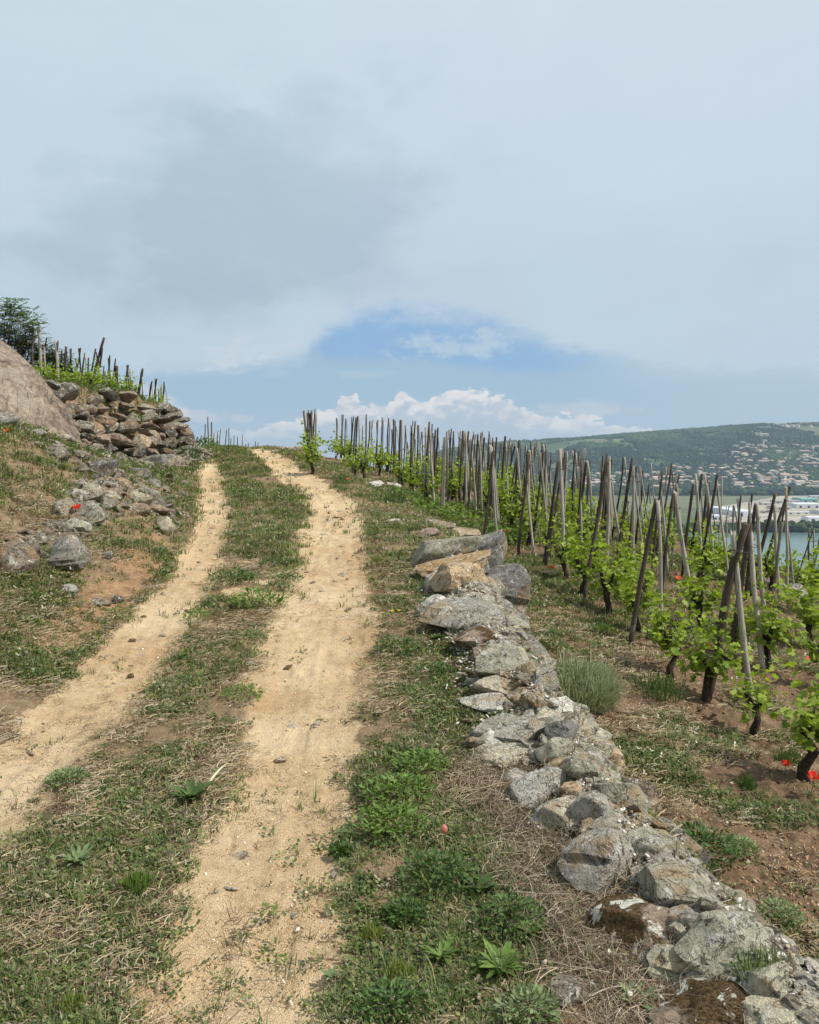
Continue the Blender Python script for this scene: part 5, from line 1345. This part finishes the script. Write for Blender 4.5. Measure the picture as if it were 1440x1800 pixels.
cover('tall_grass', [blades(7, .11, .75, .0015, i + 160, .03) for i in range(4)], 9000, 1.9, 9, lambda y: .6 + .06 * y, 'g', M_weed, 'longer green and blond grass blades standing out of the low cover', 'grass', thr=.5)
cover('grass', TG, 34000, 1.8, 9, near_s, 'g', M_weed, 'short green grass tufts beside and between the wheel tracks', 'grass')
cover('ground_weeds', TL, 95000, 1.8, 9, near_s, 'g', M_weed, 'low small-leaved weeds matted over the verge and the centre strip', 'weeds')
cover('dry_straw', TS, 80000, 1.8, 9, near_s, 's', M_straw, 'dead straw and dry stems matted on the ground', 'dry grass')
cover('grass_upslope', TGf, 52000, 8, 27, lambda y: .55 + .035 * y, 'g', M_weed, 'green turf on the upper part of the path and bank', 'grass', pw=1.0)
cover('weeds_upslope', TLf, 40000, 8, 27, lambda y: .5 + .035 * y, 'a', M_weed, 'low leafy weeds on the upper bank and between the vines', 'weeds', pw=1.0, thr=.8)
cover('dry_grass_upslope', TGf, 42000, 7.5, 27, lambda y: .5 + .03 * y, 's', M_straw, 'dry blond grass on the upper slopes', 'dry grass', pw=1.0)
# the grass of the upper terrace and beyond the crest
x = rng.uniform(-16, -5, 9000); y = rng.uniform(12, 30, 9000); P = np.stack([x, y, surf(x, y)], -1)
scatter('terrace_grass', TGf, P, rng.uniform(1.0, 2.0, 9000), GREENS[rng.integers(0, 5, 9000)], M_weed, 'grass growing on the upper terrace round the vines', 'grass')
# pale dead stems tangled along the foot of the wall
n = 6000; y = rng.uniform(1.6, 4.6, n); x = XW(y) - .30 + rng.normal(0, .12, n); x = np.minimum(x, XW(y) - .10)
k = rng.random(n) < (1 - ss(3.6, 4.6, y)) * .9; x, y = x[k], y[k]
TT = [straws(6, .13, i + 140, .0008) for i in range(4)]
scatter('dead_stems', TT, np.stack([x, y, surf(x, y) + .012], -1), rng.uniform(.7, 1.3, len(x)), np.array([(.36, .29, .21), (.27, .20, .14), (.46, .39, .29), (.17, .12, .08)])[rng.integers(0, 4, len(x))], M_straw,
        'tangle of pale dead stems lying against the path side of the wall', 'dry stems')
n = 2500; y = rng.uniform(2.6, 6.4, n); x = XW(y) - .30 + rng.normal(0, .07, n)
scatter('reddish_moss', [leafy(14, .02, .014, 5, .03), leafy(14, .02, .014, 6, .03)], np.stack([x, y, surf(x, y) + .004], -1), rng.uniform(.7, 1.2, n), np.array([(.16, .06, .03), (.11, .045, .025), (.20, .10, .05)])[rng.integers(0, 3, n)], M_weed,
        'dark rusty moss between the verge and the wall stones', 'moss')
# tiny white flowers in the grass
n = 900; x, y = samp(n, 5, 20, -.55, .5); d, t0, *_ = veg_density(x, y); k = (d > .5) & ((x < XL(y) - .5) | (x > XR(y) + .7)); x, y = x[k], y[k]
scatter('white_flowers', [leafy(5, .02, .022, 9, .012)], np.stack([x, y, surf(x, y) + rng.uniform(.05, .12, len(x))], -1), .7 + y * .03, np.repeat([[.75, .74, .66]], len(x), 0), M_petal, 'tiny white flowers dotted through the grass', 'flowers')

# ------------------------------------------------------------------ individual plants
def rosette(seed, nl, L, wid, rise, colr, curl=.5, tpl=OVAL):
    g = np.random.default_rng(seed); V, F, Cc = [], [], []; off = 0
    for k in range(nl):
        a = k * 2.4 + g.normal() * .3; l = L * g.uniform(.35, 1.1); e = rise * g.uniform(.4, 1.2)
        seg = 6; rows = []
        for j in range(seg + 1):
            t = j / seg; w = wid * l * math.sin(math.pi * min(1, t * .93 + .07)) ** .8 * (1 + .18 * math.sin(j * 2.9 + k)); rr_ = l * t * (1 - .18 * t)
            z = l * (math.sin(e) * t * 1.2 - curl * t * t * .7) + .01
            c_ = np.array([math.cos(a) * rr_, math.sin(a) * rr_, z]); s_ = np.array([-math.sin(a), math.cos(a), 0])
            rows.append((c_ - s_ * w + [0, 0, w * .35], c_, c_ + s_ * w + [0, 0, w * .35]))
        for r_ in rows: V.extend(r_)
        for j in range(seg):
            for q in (0, 1): i = off + j * 3 + q; F.append((i, i + 1, i + 4, i + 3))
        tone = np.array(colr) * g.uniform(.7, 1.35)
        for _ in range((seg + 1) * 3): Cc.append(tone * g.uniform(.9, 1.1))
        off += (seg + 1) * 3
    return mesh_np('leaves', np.array(V), np.array(F), M_weed, True, np.array(Cc))
def clump(seed, n, h, r, colr, size=.03, spiky=False):
    g = np.random.default_rng(seed); a = g.uniform(0, 6.28, n); q = g.random(n) ** .6
    P = np.stack([np.cos(a) * q * r, np.sin(a) * q * r, h * g.random(n) ** .7 * (1 - .55 * q * q)], -1)
    D = np.stack([np.cos(a) * .7, np.sin(a) * .7, g.uniform(.1, 1.4 if spiky else .7, n)], -1) + g.normal(size=(n, 3)) * .35
    Nn = np.stack([np.cos(a) * .2, np.sin(a) * .2, np.ones(n)], -1) + g.normal(size=(n, 3)) * .4
    cols = np.array(colr)[None] * g.uniform(.6, 1.4, (n, 1))
    V, F, Cc = place_leaves(OVAL, P, D, Nn, g.uniform(.6, 1.3, n) * size, cols)
    return mesh_np('leaves', V, F, M_weed, False, Cc)
def spikes(seed, n, h, r, colr, wid=.0016):
    g = np.random.default_rng(seed); V, F = [], []
    for k in range(n):
        a = g.uniform(0, 6.28); q = r * g.random() ** .5; b0 = np.array([math.cos(a) * q * .8, math.sin(a) * q * .8, -.01]); hh = h * g.uniform(.5, 1.1)
        t = np.array([math.cos(a) * q, math.sin(a) * q, hh * (1 - .45 * (q / r) ** 2)]) + g.normal(size=3) * .18 * hh; m = (b0 + t) / 2 + [0, 0, hh * .12]
        a2 = g.uniform(0, 6.28); s_ = np.array([math.cos(a2), math.sin(a2), 0]) * wid; i = len(V)
        V += [b0 - s_, b0 + s_, m - s_, m + s_, t - s_ * 1.6, t + s_ * 1.6, t + [0, 0, .012]]
        F += [(i, i + 1, i + 3), (i, i + 3, i + 2), (i + 2, i + 3, i + 5), (i + 2, i + 5, i + 4), (i + 4, i + 5, i + 6)]
    cols = np.array(colr)[None] * g.uniform(.7, 1.35, (len(V), 1))
    return mesh_np('leaves', np.array(V), np.array(F), M_weed, False, cols)
DG, BG, PG, YG = (.07, .12, .032), (.12, .19, .04), (.17, .22, .10), (.20, .24, .06)
plants = [ # u, v, width px, builder, label, name
    (335, 1398, 112, 'ros', DG, 'broad dark green rosette weed in the centre strip with a pale dead leaf across it'),
    (242, 1560, 60, 'tall', BG, 'upright bright green long-leaved weed in the centre strip'),
    (137, 1515, 84, 'ros', PG, 'pale grey-green rosette weed at the left of the centre strip'),
    (118, 1372, 66, 'clu', PG, 'greyish leafy weed beside the left wheel track'),
    (428, 1222, 70, 'clu', BG, 'green leafy weed at the right edge of the centre strip'),
    (700, 1140, 76, 'clu', DG, 'dark green weed clump between the right track and the wall'),
    (770, 1122, 56, 'ros', DG, 'small dark rosette against the left side of the wall'),
    (765, 1182, 70, 'clu', DG, 'low dark green clump against the wall below the small rosette'),
    (740, 1345, 92, 'clu', BG, 'green weed patch on the verge halfway down the wall'),
    (700, 1395, 120, 'clu', BG, 'bright green weed patch just below the middle of the verge'),
    (690, 1450, 120, 'clu', BG, 'broad bright green patch on the right verge, left of the pink bud'),
    (770, 1540, 130, 'clu', DG, 'large dark leafy clump under the pink bud'),
    (840, 1560, 110, 'ros', DG, 'big dark-leaved weed right of the pink bud'),
    (900, 1615, 120, 'clu', DG, 'dark leafy clump reaching into the dead stems'),
    (930, 1640, 90, 'ros', BG, 'green leafy weed at the edge of the pale dead stems'),
    (775, 1680, 110, 'ros', BG, 'pale green long-leaved rosette near the bottom of the verge'),
    (880, 1700, 120, 'ros', BG, 'large grey-green rosette near the bottom, right of its neighbour'),
    (690, 1775, 120, 'clu', DG, 'dark green clump at the bottom edge beside the track'),
    (715, 1610, 70, 'clu', DG, 'small dark cushion of clover-like leaves on the verge'),
    (1120, 1765, 110, 'ros', PG, 'light green broad-leaved rosette at the bottom edge near the wall'),
    (930, 1780, 100, 'clu', PG, 'grey-green leafy clump at the bottom edge below the dead stems'),
    (583, 1722, 50, 'ros', PG, 'tiny pale rosette on the right edge of the sandy track'),
    (605, 1470, 40, 'ros', PG, 'little green rosette on the right rim of the track'),
    (600, 1500, 36, 'clu', DG, 'small sprig on the right rim of the track below the little rosette'),
    (700, 1720, 60, 'tall', YG, 'yellowish grass tuft at the bottom of the verge'),
    (655, 1650, 50, 'tall', YG, 'short yellow-green grass tuft beside the sand'),
    (125, 1775, 50, 'tall', YG, 'yellow-green grass tuft at the bottom left'),
    (405, 1018, 74, 'clu', DG, 'green clump in the worn middle of the path, left of its smaller neighbour'),
    (508, 1018, 46, 'clu', DG, 'small green clump at the left edge of the right track'),
    (455, 1055, 90, 'clu', BG, 'low green patch in the worn middle of the path'),
    (345, 1085, 50, 'clu', BG, 'small green patch beside the left track, below the clumps'),
    (210, 960, 46, 'clu', DG, 'dark green bush between the rocks above the earth scar'),
    (75, 975, 40, 'tall', YG, 'yellow-green weed between the two boulders of the left bank'),
    (225, 850, 36, 'tall', DG, 'dark grass tuft growing out of the rubble line'),
    (1065, 1112, 46, 'tall', BG, 'bright tuft of grass at the foot of the leafy vine behind the wall'),
    (1160, 1215, 110, 'tall', DG, 'wide green grass clump under the bent-trunk vine'),
    (1370, 1610, 76, 'clu', PG, 'leafy weed in the bare soil near the right edge'),
    (1340, 1715, 110, 'tall', PG, 'greyish tufted plant behind the wall at the lower right'),
    (1385, 1335, 60, 'tall', DG, 'green grass tuft beside the small poppy at the right'),
    (1312, 1382, 44, 'tall', DG, 'dark grass tuft in the soil at the right'),
    (1300, 1490, 60, 'clu', PG, 'small spreading weed on the bare slope at the right'),
    (1230, 1490, 120, 'clu', DG, 'low green mat on the slope behind the wall'),
    (690, 880, 60, 'tall', DG, 'dark grass tuft on the verge just above the flat pale slab'),
    (600, 845, 40, 'tall', DG, 'tuft of grass near the white quartz rock'),
    (350, 775, 60, 'clu', DG, 'grey-green bush at the foot of the right end of the left wall'),
    (330, 800, 60, 'tall', DG, 'tall grass beside the left track below the wall end'),
    (225, 735, 46, 'clu', BG, 'green bush growing out of the left stone wall'),
    (75, 735, 60, 'clu', DG, 'dark green shrub under the huge boulder'),
    (1330, 1105, 60, 'tall', BG, 'long-leaved plant behind the nearest stakes'),
    (1250, 1098, 50, 'ros', PG, 'silvery broad-leaved plant left of the nearest stakes'),
]
for i, (u, v, w, kd, colr, lab) in enumerate(plants):
    x, y, g = spot(u, v + w * .12); m = scale_at(y) * w / 2
    if kd == 'ros': me = rosette(i + 5, 38, m * .95, .105, .55, np.array(colr) * 1.05, .25)
    elif kd == 'tall': me = spikes(i + 5, 240, m * .85, m * .9, colr, max(.0014, m * .008))
    else: me = clump(i + 5, 520 if y < 4.5 else 300, m * .68, m * 1.08, np.array(colr) * 1.1, max(.022, m * .21))
    o = obj('weed_rosette' if kd == 'ros' else 'grass_tuft' if kd == 'tall' else 'weed_clump', me, None, (x, y, g + .01)); tag(o, lab, 'weed')
# silvery shrub behind the wall
x, y, g = spot(1010, 1235); m = scale_at(y)
sh = empty('silvery_shrub', (x, y, g)); tag(sh, 'silvery grey-green shrub spilling over the back of the wall', 'shrub')
obj('leaves', spikes(501, 4200, 66 * m, 84 * m, (.33, .35, .24), .0018), sh); obj('foliage', clump(502, 1500, 78 * m, 74 * m, (.20, .23, .14), .034, True), sh)
# vine-like ground creeper below the vineyard rows at the head of the wall
for i, (u, v, w, lab) in enumerate([(735, 880, 90, 'yellow-green creeper spreading over the bank before the first vines'), (775, 905, 90, 'leafy creeper just above the top stones of the wall'), (830, 920, 110, 'green creeper running down behind the top of the wall'), (890, 950, 70, 'low creeper between the wall and the vine rows')]):
    x, y, g = spot(u, v); m = scale_at(y) * w / 2; gg = np.random.default_rng(i); n = 420
    a = gg.uniform(0, 6.28, n); q = gg.random(n) ** .5; px = x + np.cos(a) * q * m * 1.1; py = y + np.sin(a) * q * m * 2.2
    P = np.stack([px - x, py - y, surf(px, py) - g + gg.uniform(.02, .20, n)], -1)
    V, F, Cc = place_leaves(LEAF, P, gg.normal(size=(n, 3)) * [1, 1, .3], np.array([[0, 0, 1.]]) + gg.normal(size=(n, 3)) * .4, gg.uniform(.05, .10, n), np.array([[.13, .20, .035]]) * gg.uniform(.5, 1.5, (n, 1)))
    tag(obj('creeper', mesh_np('creeper', V, F, M_leaf, False, Cc), None, (x, y, g)), lab, 'creeper')
# pale dead leaf across the rosette
x, y, g = spot(372, 1392); pts = [np.array([.0, -.07, .05]), np.array([.01, -.02, .075]), np.array([.03, .05, .09]), np.array([.055, .11, .10])]
V, F = tube(pts, [.003, .006, .005, .001], 5, .1); me = bpy.data.meshes.new('dead_leaf'); me.from_pydata([tuple(q) for q in V], [], F)
Mdl, nt, b = material('bleached_leaf'); b.inputs['Base Color'].default_value = (.55, .52, .36, 1); me.materials.append(Mdl)
tag(obj('dead_leaf', me, None, (x, y, g)), 'long bleached dead leaf lying over the broad rosette', 'leaf')

# ------------------------------------------------------------------ poppies and other flowers
def poppy_parts(seed, colr, r=.032, stem=.22):
    g = np.random.default_rng(seed); V, F = [], []
    for k in range(4):
        a0 = k * math.pi / 2 + g.normal() * .15; n = 5; i0 = len(V)
        for j in range(n + 1):
            t = j / n
            for q in range(5):
                s_ = (q / 4 - .5) * 1.75 * (1 - .25 * t * t); a = a0 + s_ * (.35 + .65 * t ** .4); rr_ = r * t * (1 + .08 * math.sin(q * 3 + k)); z = r * (.15 + .75 * t * t) + g.normal() * r * .04 * t
                V.append((math.cos(a) * rr_, math.sin(a) * rr_, z))
        for j in range(n):
            for q in range(4): i = i0 + j * 5 + q; F.append((i, i + 1, i + 6, i + 5))
    V = np.array(V); cols = np.array([colr]) * (1 - .75 * np.exp(-(np.hypot(V[:, 0], V[:, 1]) / (r * .3)) ** 2))[:, None]
    pet = mesh_np('petals', V + [0, 0, stem], np.array(F), M_petal, True, cols)
    b0 = g.normal() * .03; a, f = tube([np.array([b0, 0, -.02]), np.array([b0 * .3, .01, stem * .5]), np.array([0, 0, stem + r * .15])], [.0017] * 3, 5)
    st = bpy.data.meshes.new('stem'); st.from_pydata([tuple(q) for q in a], [], f); st.materials.append(M_stem)
    v, f2 = I1; cm = bpy.data.meshes.new('seed_head'); cm.from_pydata([tuple(q) for q in v * r * .22 + [0, 0, stem + r * .3]], [], [tuple(q) for q in f2]); cm.materials.append(M_bark)
    return pet, st, cm
M_stem, nt, b = material('green_stem'); b.inputs['Base Color'].default_value = (.10, .15, .05, 1)
RED = (.78, .035, .012); ORG = (.72, .13, .06)
PM = {}
pops = [(142, 893, RED, 1.25, 'bright red poppy among the rocks of the left bank'), (917, 1070, RED, .9, 'red poppy on the valley side of the wall, upper one of two'), (918, 1130, RED, 1.1, 'red poppy over the wall just above the yellow flower'),
        (968, 998, ORG, 1.0, 'orange-red poppy below the large wired bunch of stakes'), (899, 1025, RED, .7, 'small red poppy just behind the wall below the vines'), (1192, 1018, ORG, 1.25, 'orange-red poppy at the foot of the long pale slanting stake'),
        (1274, 1040, ORG, 1.2, 'orange poppy left of the nearest crossing stakes'), (1332, 1022, RED, 1.0, 'red poppy between the stakes behind the nearest pair'), (1350, 1044, ORG, .9, 'orange poppy right of the wired pair near the rocks'),
        (1290, 1090, RED, .8, 'dark red poppy glimpsed behind the nearest thick stake'), (1325, 1087, RED, .8, 'red poppy right of the nearest thick stake'), (1237, 1128, ORG, .7, 'small orange poppy above the round forked vine'),
        (1380, 1114, RED, 1.0, 'red poppy over pale dry leaves right of the wide vine'), (1424, 1156, ORG, 1.1, 'orange-red poppy near the right edge level with the round vine'), (1384, 1340, RED, .8, 'small red poppy in the green tuft near the right edge'),
        (1430, 1362, RED, 1.15, 'brightest red poppy at the right edge by the large vine'), (1438, 1520, RED, .8, 'red poppy cut by the right edge, lowest of all'), (18, 756, ORG, .9, 'orange flower in the grass below the boulder at the left edge'),
        (893, 931, RED, .8, 'red poppy among the vine leaves above the wall'), (612, 842, ORG, .9, 'reddish flower on the bank left of the quartz rock')]
for i, (u, v, cc, s_, lab) in enumerate(pops):
    x, y, g = spot(u, v); st = .16 if y > 3 else .12
    # the foot stands a little nearer than the line of sight so that the flower meets it
    dl_ = ray(u, v); yy2 = y; 
    for _ in range(20):
        X0 = dl_[0] / dl_[1] * yy2; zz = EYE + dl_[2] / dl_[1] * yy2
        if zz - float(surf(X0, yy2)) > st: break
        yy2 *= .99
    X0 = dl_[0] / dl_[1] * yy2; g0 = float(surf(X0, yy2)); o = empty('poppy', (X0, yy2, g0)); sz = s_ * (.034 if y > 5 else .026) * (1 + .02 * y)
    pet, stm, sd_ = poppy_parts(i, cc, sz, st)
    p_ = obj('petals', pet, o); obj('stem', stm, o); obj('seed_head', sd_, o); o.rotation_euler = (R(12), rng.normal(0, .1), 0)
    tag(o, lab, 'poppy', 'poppies')
YEL = (.75, .55, .03)
for i, (u, v, lab) in enumerate([(690, 1081, 'yellow flower on the verge beside the track, left of a pair'), (702, 1080, 'yellow flower on the verge, right of a pair'), (912, 1150, 'yellow flower by the red poppy over the wall'), (920, 1152, 'smaller yellow flower right beside the first by the red poppy'), (1066, 1240, 'yellow flower at the lower right of the silvery shrub'), (1088, 1220, 'tiny yellow flower above the silvery shrub edge')]):
    x, y, g = spot(u, v + 10); o = empty('yellow_flower', (x, y, g)); pet, stm, sd_ = poppy_parts(50 + i, YEL, .016, .07); obj('petals', pet, o); obj('stem', stm, o); tag(o, lab, 'flower', 'yellow flowers')
x, y, g = spot(781, 1500); o = empty('pink_bud', (x, y, g)); v, f = I2
me = mesh_np('petals', v * [.014, .014, .02] + [0, 0, .10], f, M_petal, True, np.repeat([[.62, .25, .20]], len(v), 0)); obj('petals', me, o); a, f3 = tube([np.array([0, 0, -.01]), np.array([.005, 0, .085])], [.002, .002], 5); me = bpy.data.meshes.new('stem'); me.from_pydata([tuple(q) for q in a], [], f3); me.materials.append(M_stem); obj('stem', me, o)
tag(o, 'pink flower bud standing over the dark leafy clump on the verge', 'flower bud')

# ------------------------------------------------------------------ tree and bushes at the top left
def branchy(name, base, tips, r0, seed):
    g = np.random.default_rng(seed); V, F = [], []
    for t_ in tips:
        t_ = np.array(t_); m = t_ * .5 + g.normal(size=3) * .08 * np.linalg.norm(t_) * [1, 1, .3]; a, f = tube([np.array([0, 0, -.2]), m * .5, m, t_], [r0, r0 * .7, r0 * .45, r0 * .12], 6, .2, True, seed)
        o = len(V); V += a; F += [tuple(o + k for k in q) for q in f]
    me = bpy.data.meshes.new(name); me.from_pydata([tuple(q) for q in V], [], F); me.materials.append(M_bark); me.update(); return me
def fronds(seed, centres, rad, nfr, colr, size=.078):
    """pinnate leaves: rows of small leaflets along drooping stalks"""
    g = np.random.default_rng(seed); P, D, Nn, Sz = [], [], [], []
    for c_ in centres:
        for k in range(nfr):
            a = g.uniform(0, 6.28); e = g.uniform(-.3, .7); d = np.array([math.cos(a) * math.cos(e), math.sin(a) * math.cos(e), math.sin(e)]); L = g.uniform(.18, .30); b0 = np.array(c_) + g.normal(size=3) * rad * .5 * [1, 1, .7]
            for j in range(7):
                t = (j + 1) / 7; p_ = b0 + d * L * t - np.array([0, 0, .12 * L * t * t])
                for sgn in (-1, 1):
                    P.append(p_); D.append(np.cross(d, [0, 0, 1]) * sgn + d * .5); Nn.append(np.array([0, 0, 1.]) + g.normal(size=3) * .3); Sz.append(size * g.uniform(.7, 1.1))
    P, D, Nn, Sz = map(np.array, (P, D, Nn, Sz)); cols = np.array([colr]) * g.uniform(.6, 1.4, (len(P), 1))
    V, F, Cc = place_leaves(OVAL, P, D, Nn, Sz, cols); return mesh_np('crown', V, F, M_weed, False, Cc)
def tree(u, v, Y, cent, tips, r0, nfr, colr, seed, name, lab, rad=.28):
    q = at(u, v, Y); z = float(surf(q.x, Y)); o = empty(name, (q.x, Y, z)); m = scale_at(Y)
    C3 = [((a - u) * m, dy_, (EYE + (ray(a, b_)[2] / ray(a, b_)[1]) * Y) - z) for a, b_, dy_ in cent]
    obj('trunk', branchy('trunk', None, C3, r0, seed), o); obj('crown', fronds(seed, C3, rad, nfr, colr), o); tag(o, lab, 'tree' if name == 'locust_tree' else 'bush'); return o
tree(22, 620, 20, [(24, 532, 0), (14, 545, .2), (32, 540, -.1), (38, 552, .1), (20, 556, .1), (50, 560, 0), (58, 566, .1), (44, 572, -.2), (30, 572, .1), (3, 552, .2), (60, 575, 0), (22, 545, 0), (50, 585, 0)], None, .03, 17, (.12, .165, .055), 5, 'locust_tree', 'small airy tree with feathery leaves behind the huge boulder at the left edge', .27)
for i, (u, cents, lab) in enumerate([(15, [(5, 570, 0), (12, 580, .2), (22, 590, 0), (8, 596, 0), (25, 603, .2), (2, 585, 0)], 'dark bush behind the boulder, leftmost of four'),
                               (42, [(34, 600, 0), (46, 602, .2), (40, 612, 0), (52, 614, 0), (38, 622, .1), (54, 626, .1), (48, 592, 0)], 'dark bush behind the first terrace stakes'),
                               (66, [(62, 606, 0), (68, 618, .2), (60, 630, 0), (74, 630, .1), (84, 622, 0), (72, 640, 0), (58, 645, 0)], 'dark bush behind the thick pale terrace stake'),
                               (100, [(88, 634, 0), (96, 628, .2), (106, 634, .1), (90, 645, 0), (102, 648, 0), (110, 655, .2), (82, 650, 0), (118, 648, 0)], 'dark bush at the right end of the bush row on the terrace')]):
    tree(u, 660, 24, cents, None, .03, 40, (.060, .088, .036), 60 + i, 'bush', lab, .34)

# ------------------------------------------------------------------ air
hz = bpy.data.meshes.new('haze')
x0, x1, y0, y1, z0, z1 = -2600, 3700, -450, 5300, -112, 215
hz.from_pydata([(x0, y0, z0), (x1, y0, z0), (x1, y1, z0), (x0, y1, z0), (x0, y0, z1), (x1, y0, z1), (x1, y1, z1), (x0, y1, z1)], [], [(0, 3, 2, 1), (4, 5, 6, 7), (0, 1, 5, 4), (1, 2, 6, 5), (2, 3, 7, 6), (3, 0, 4, 7)])
mh = bpy.data.materials.new('haze_air'); mh.use_nodes = True; nt = mh.node_tree; nt.nodes.clear()
pv = nt.nodes.new('ShaderNodeVolumePrincipled'); pv.inputs['Color'].default_value = (.62, .82, 1.0, 1); pv.inputs['Density'].default_value = 9.5e-5; pv.inputs['Anisotropy'].default_value = .2
om = nt.nodes.new('ShaderNodeOutputMaterial'); nt.links.new(pv.outputs[0], om.inputs['Volume']); hz.materials.append(mh)
import os
if not os.environ.get('NOHAZE'): tag(obj('haze', hz), kind='stuff')
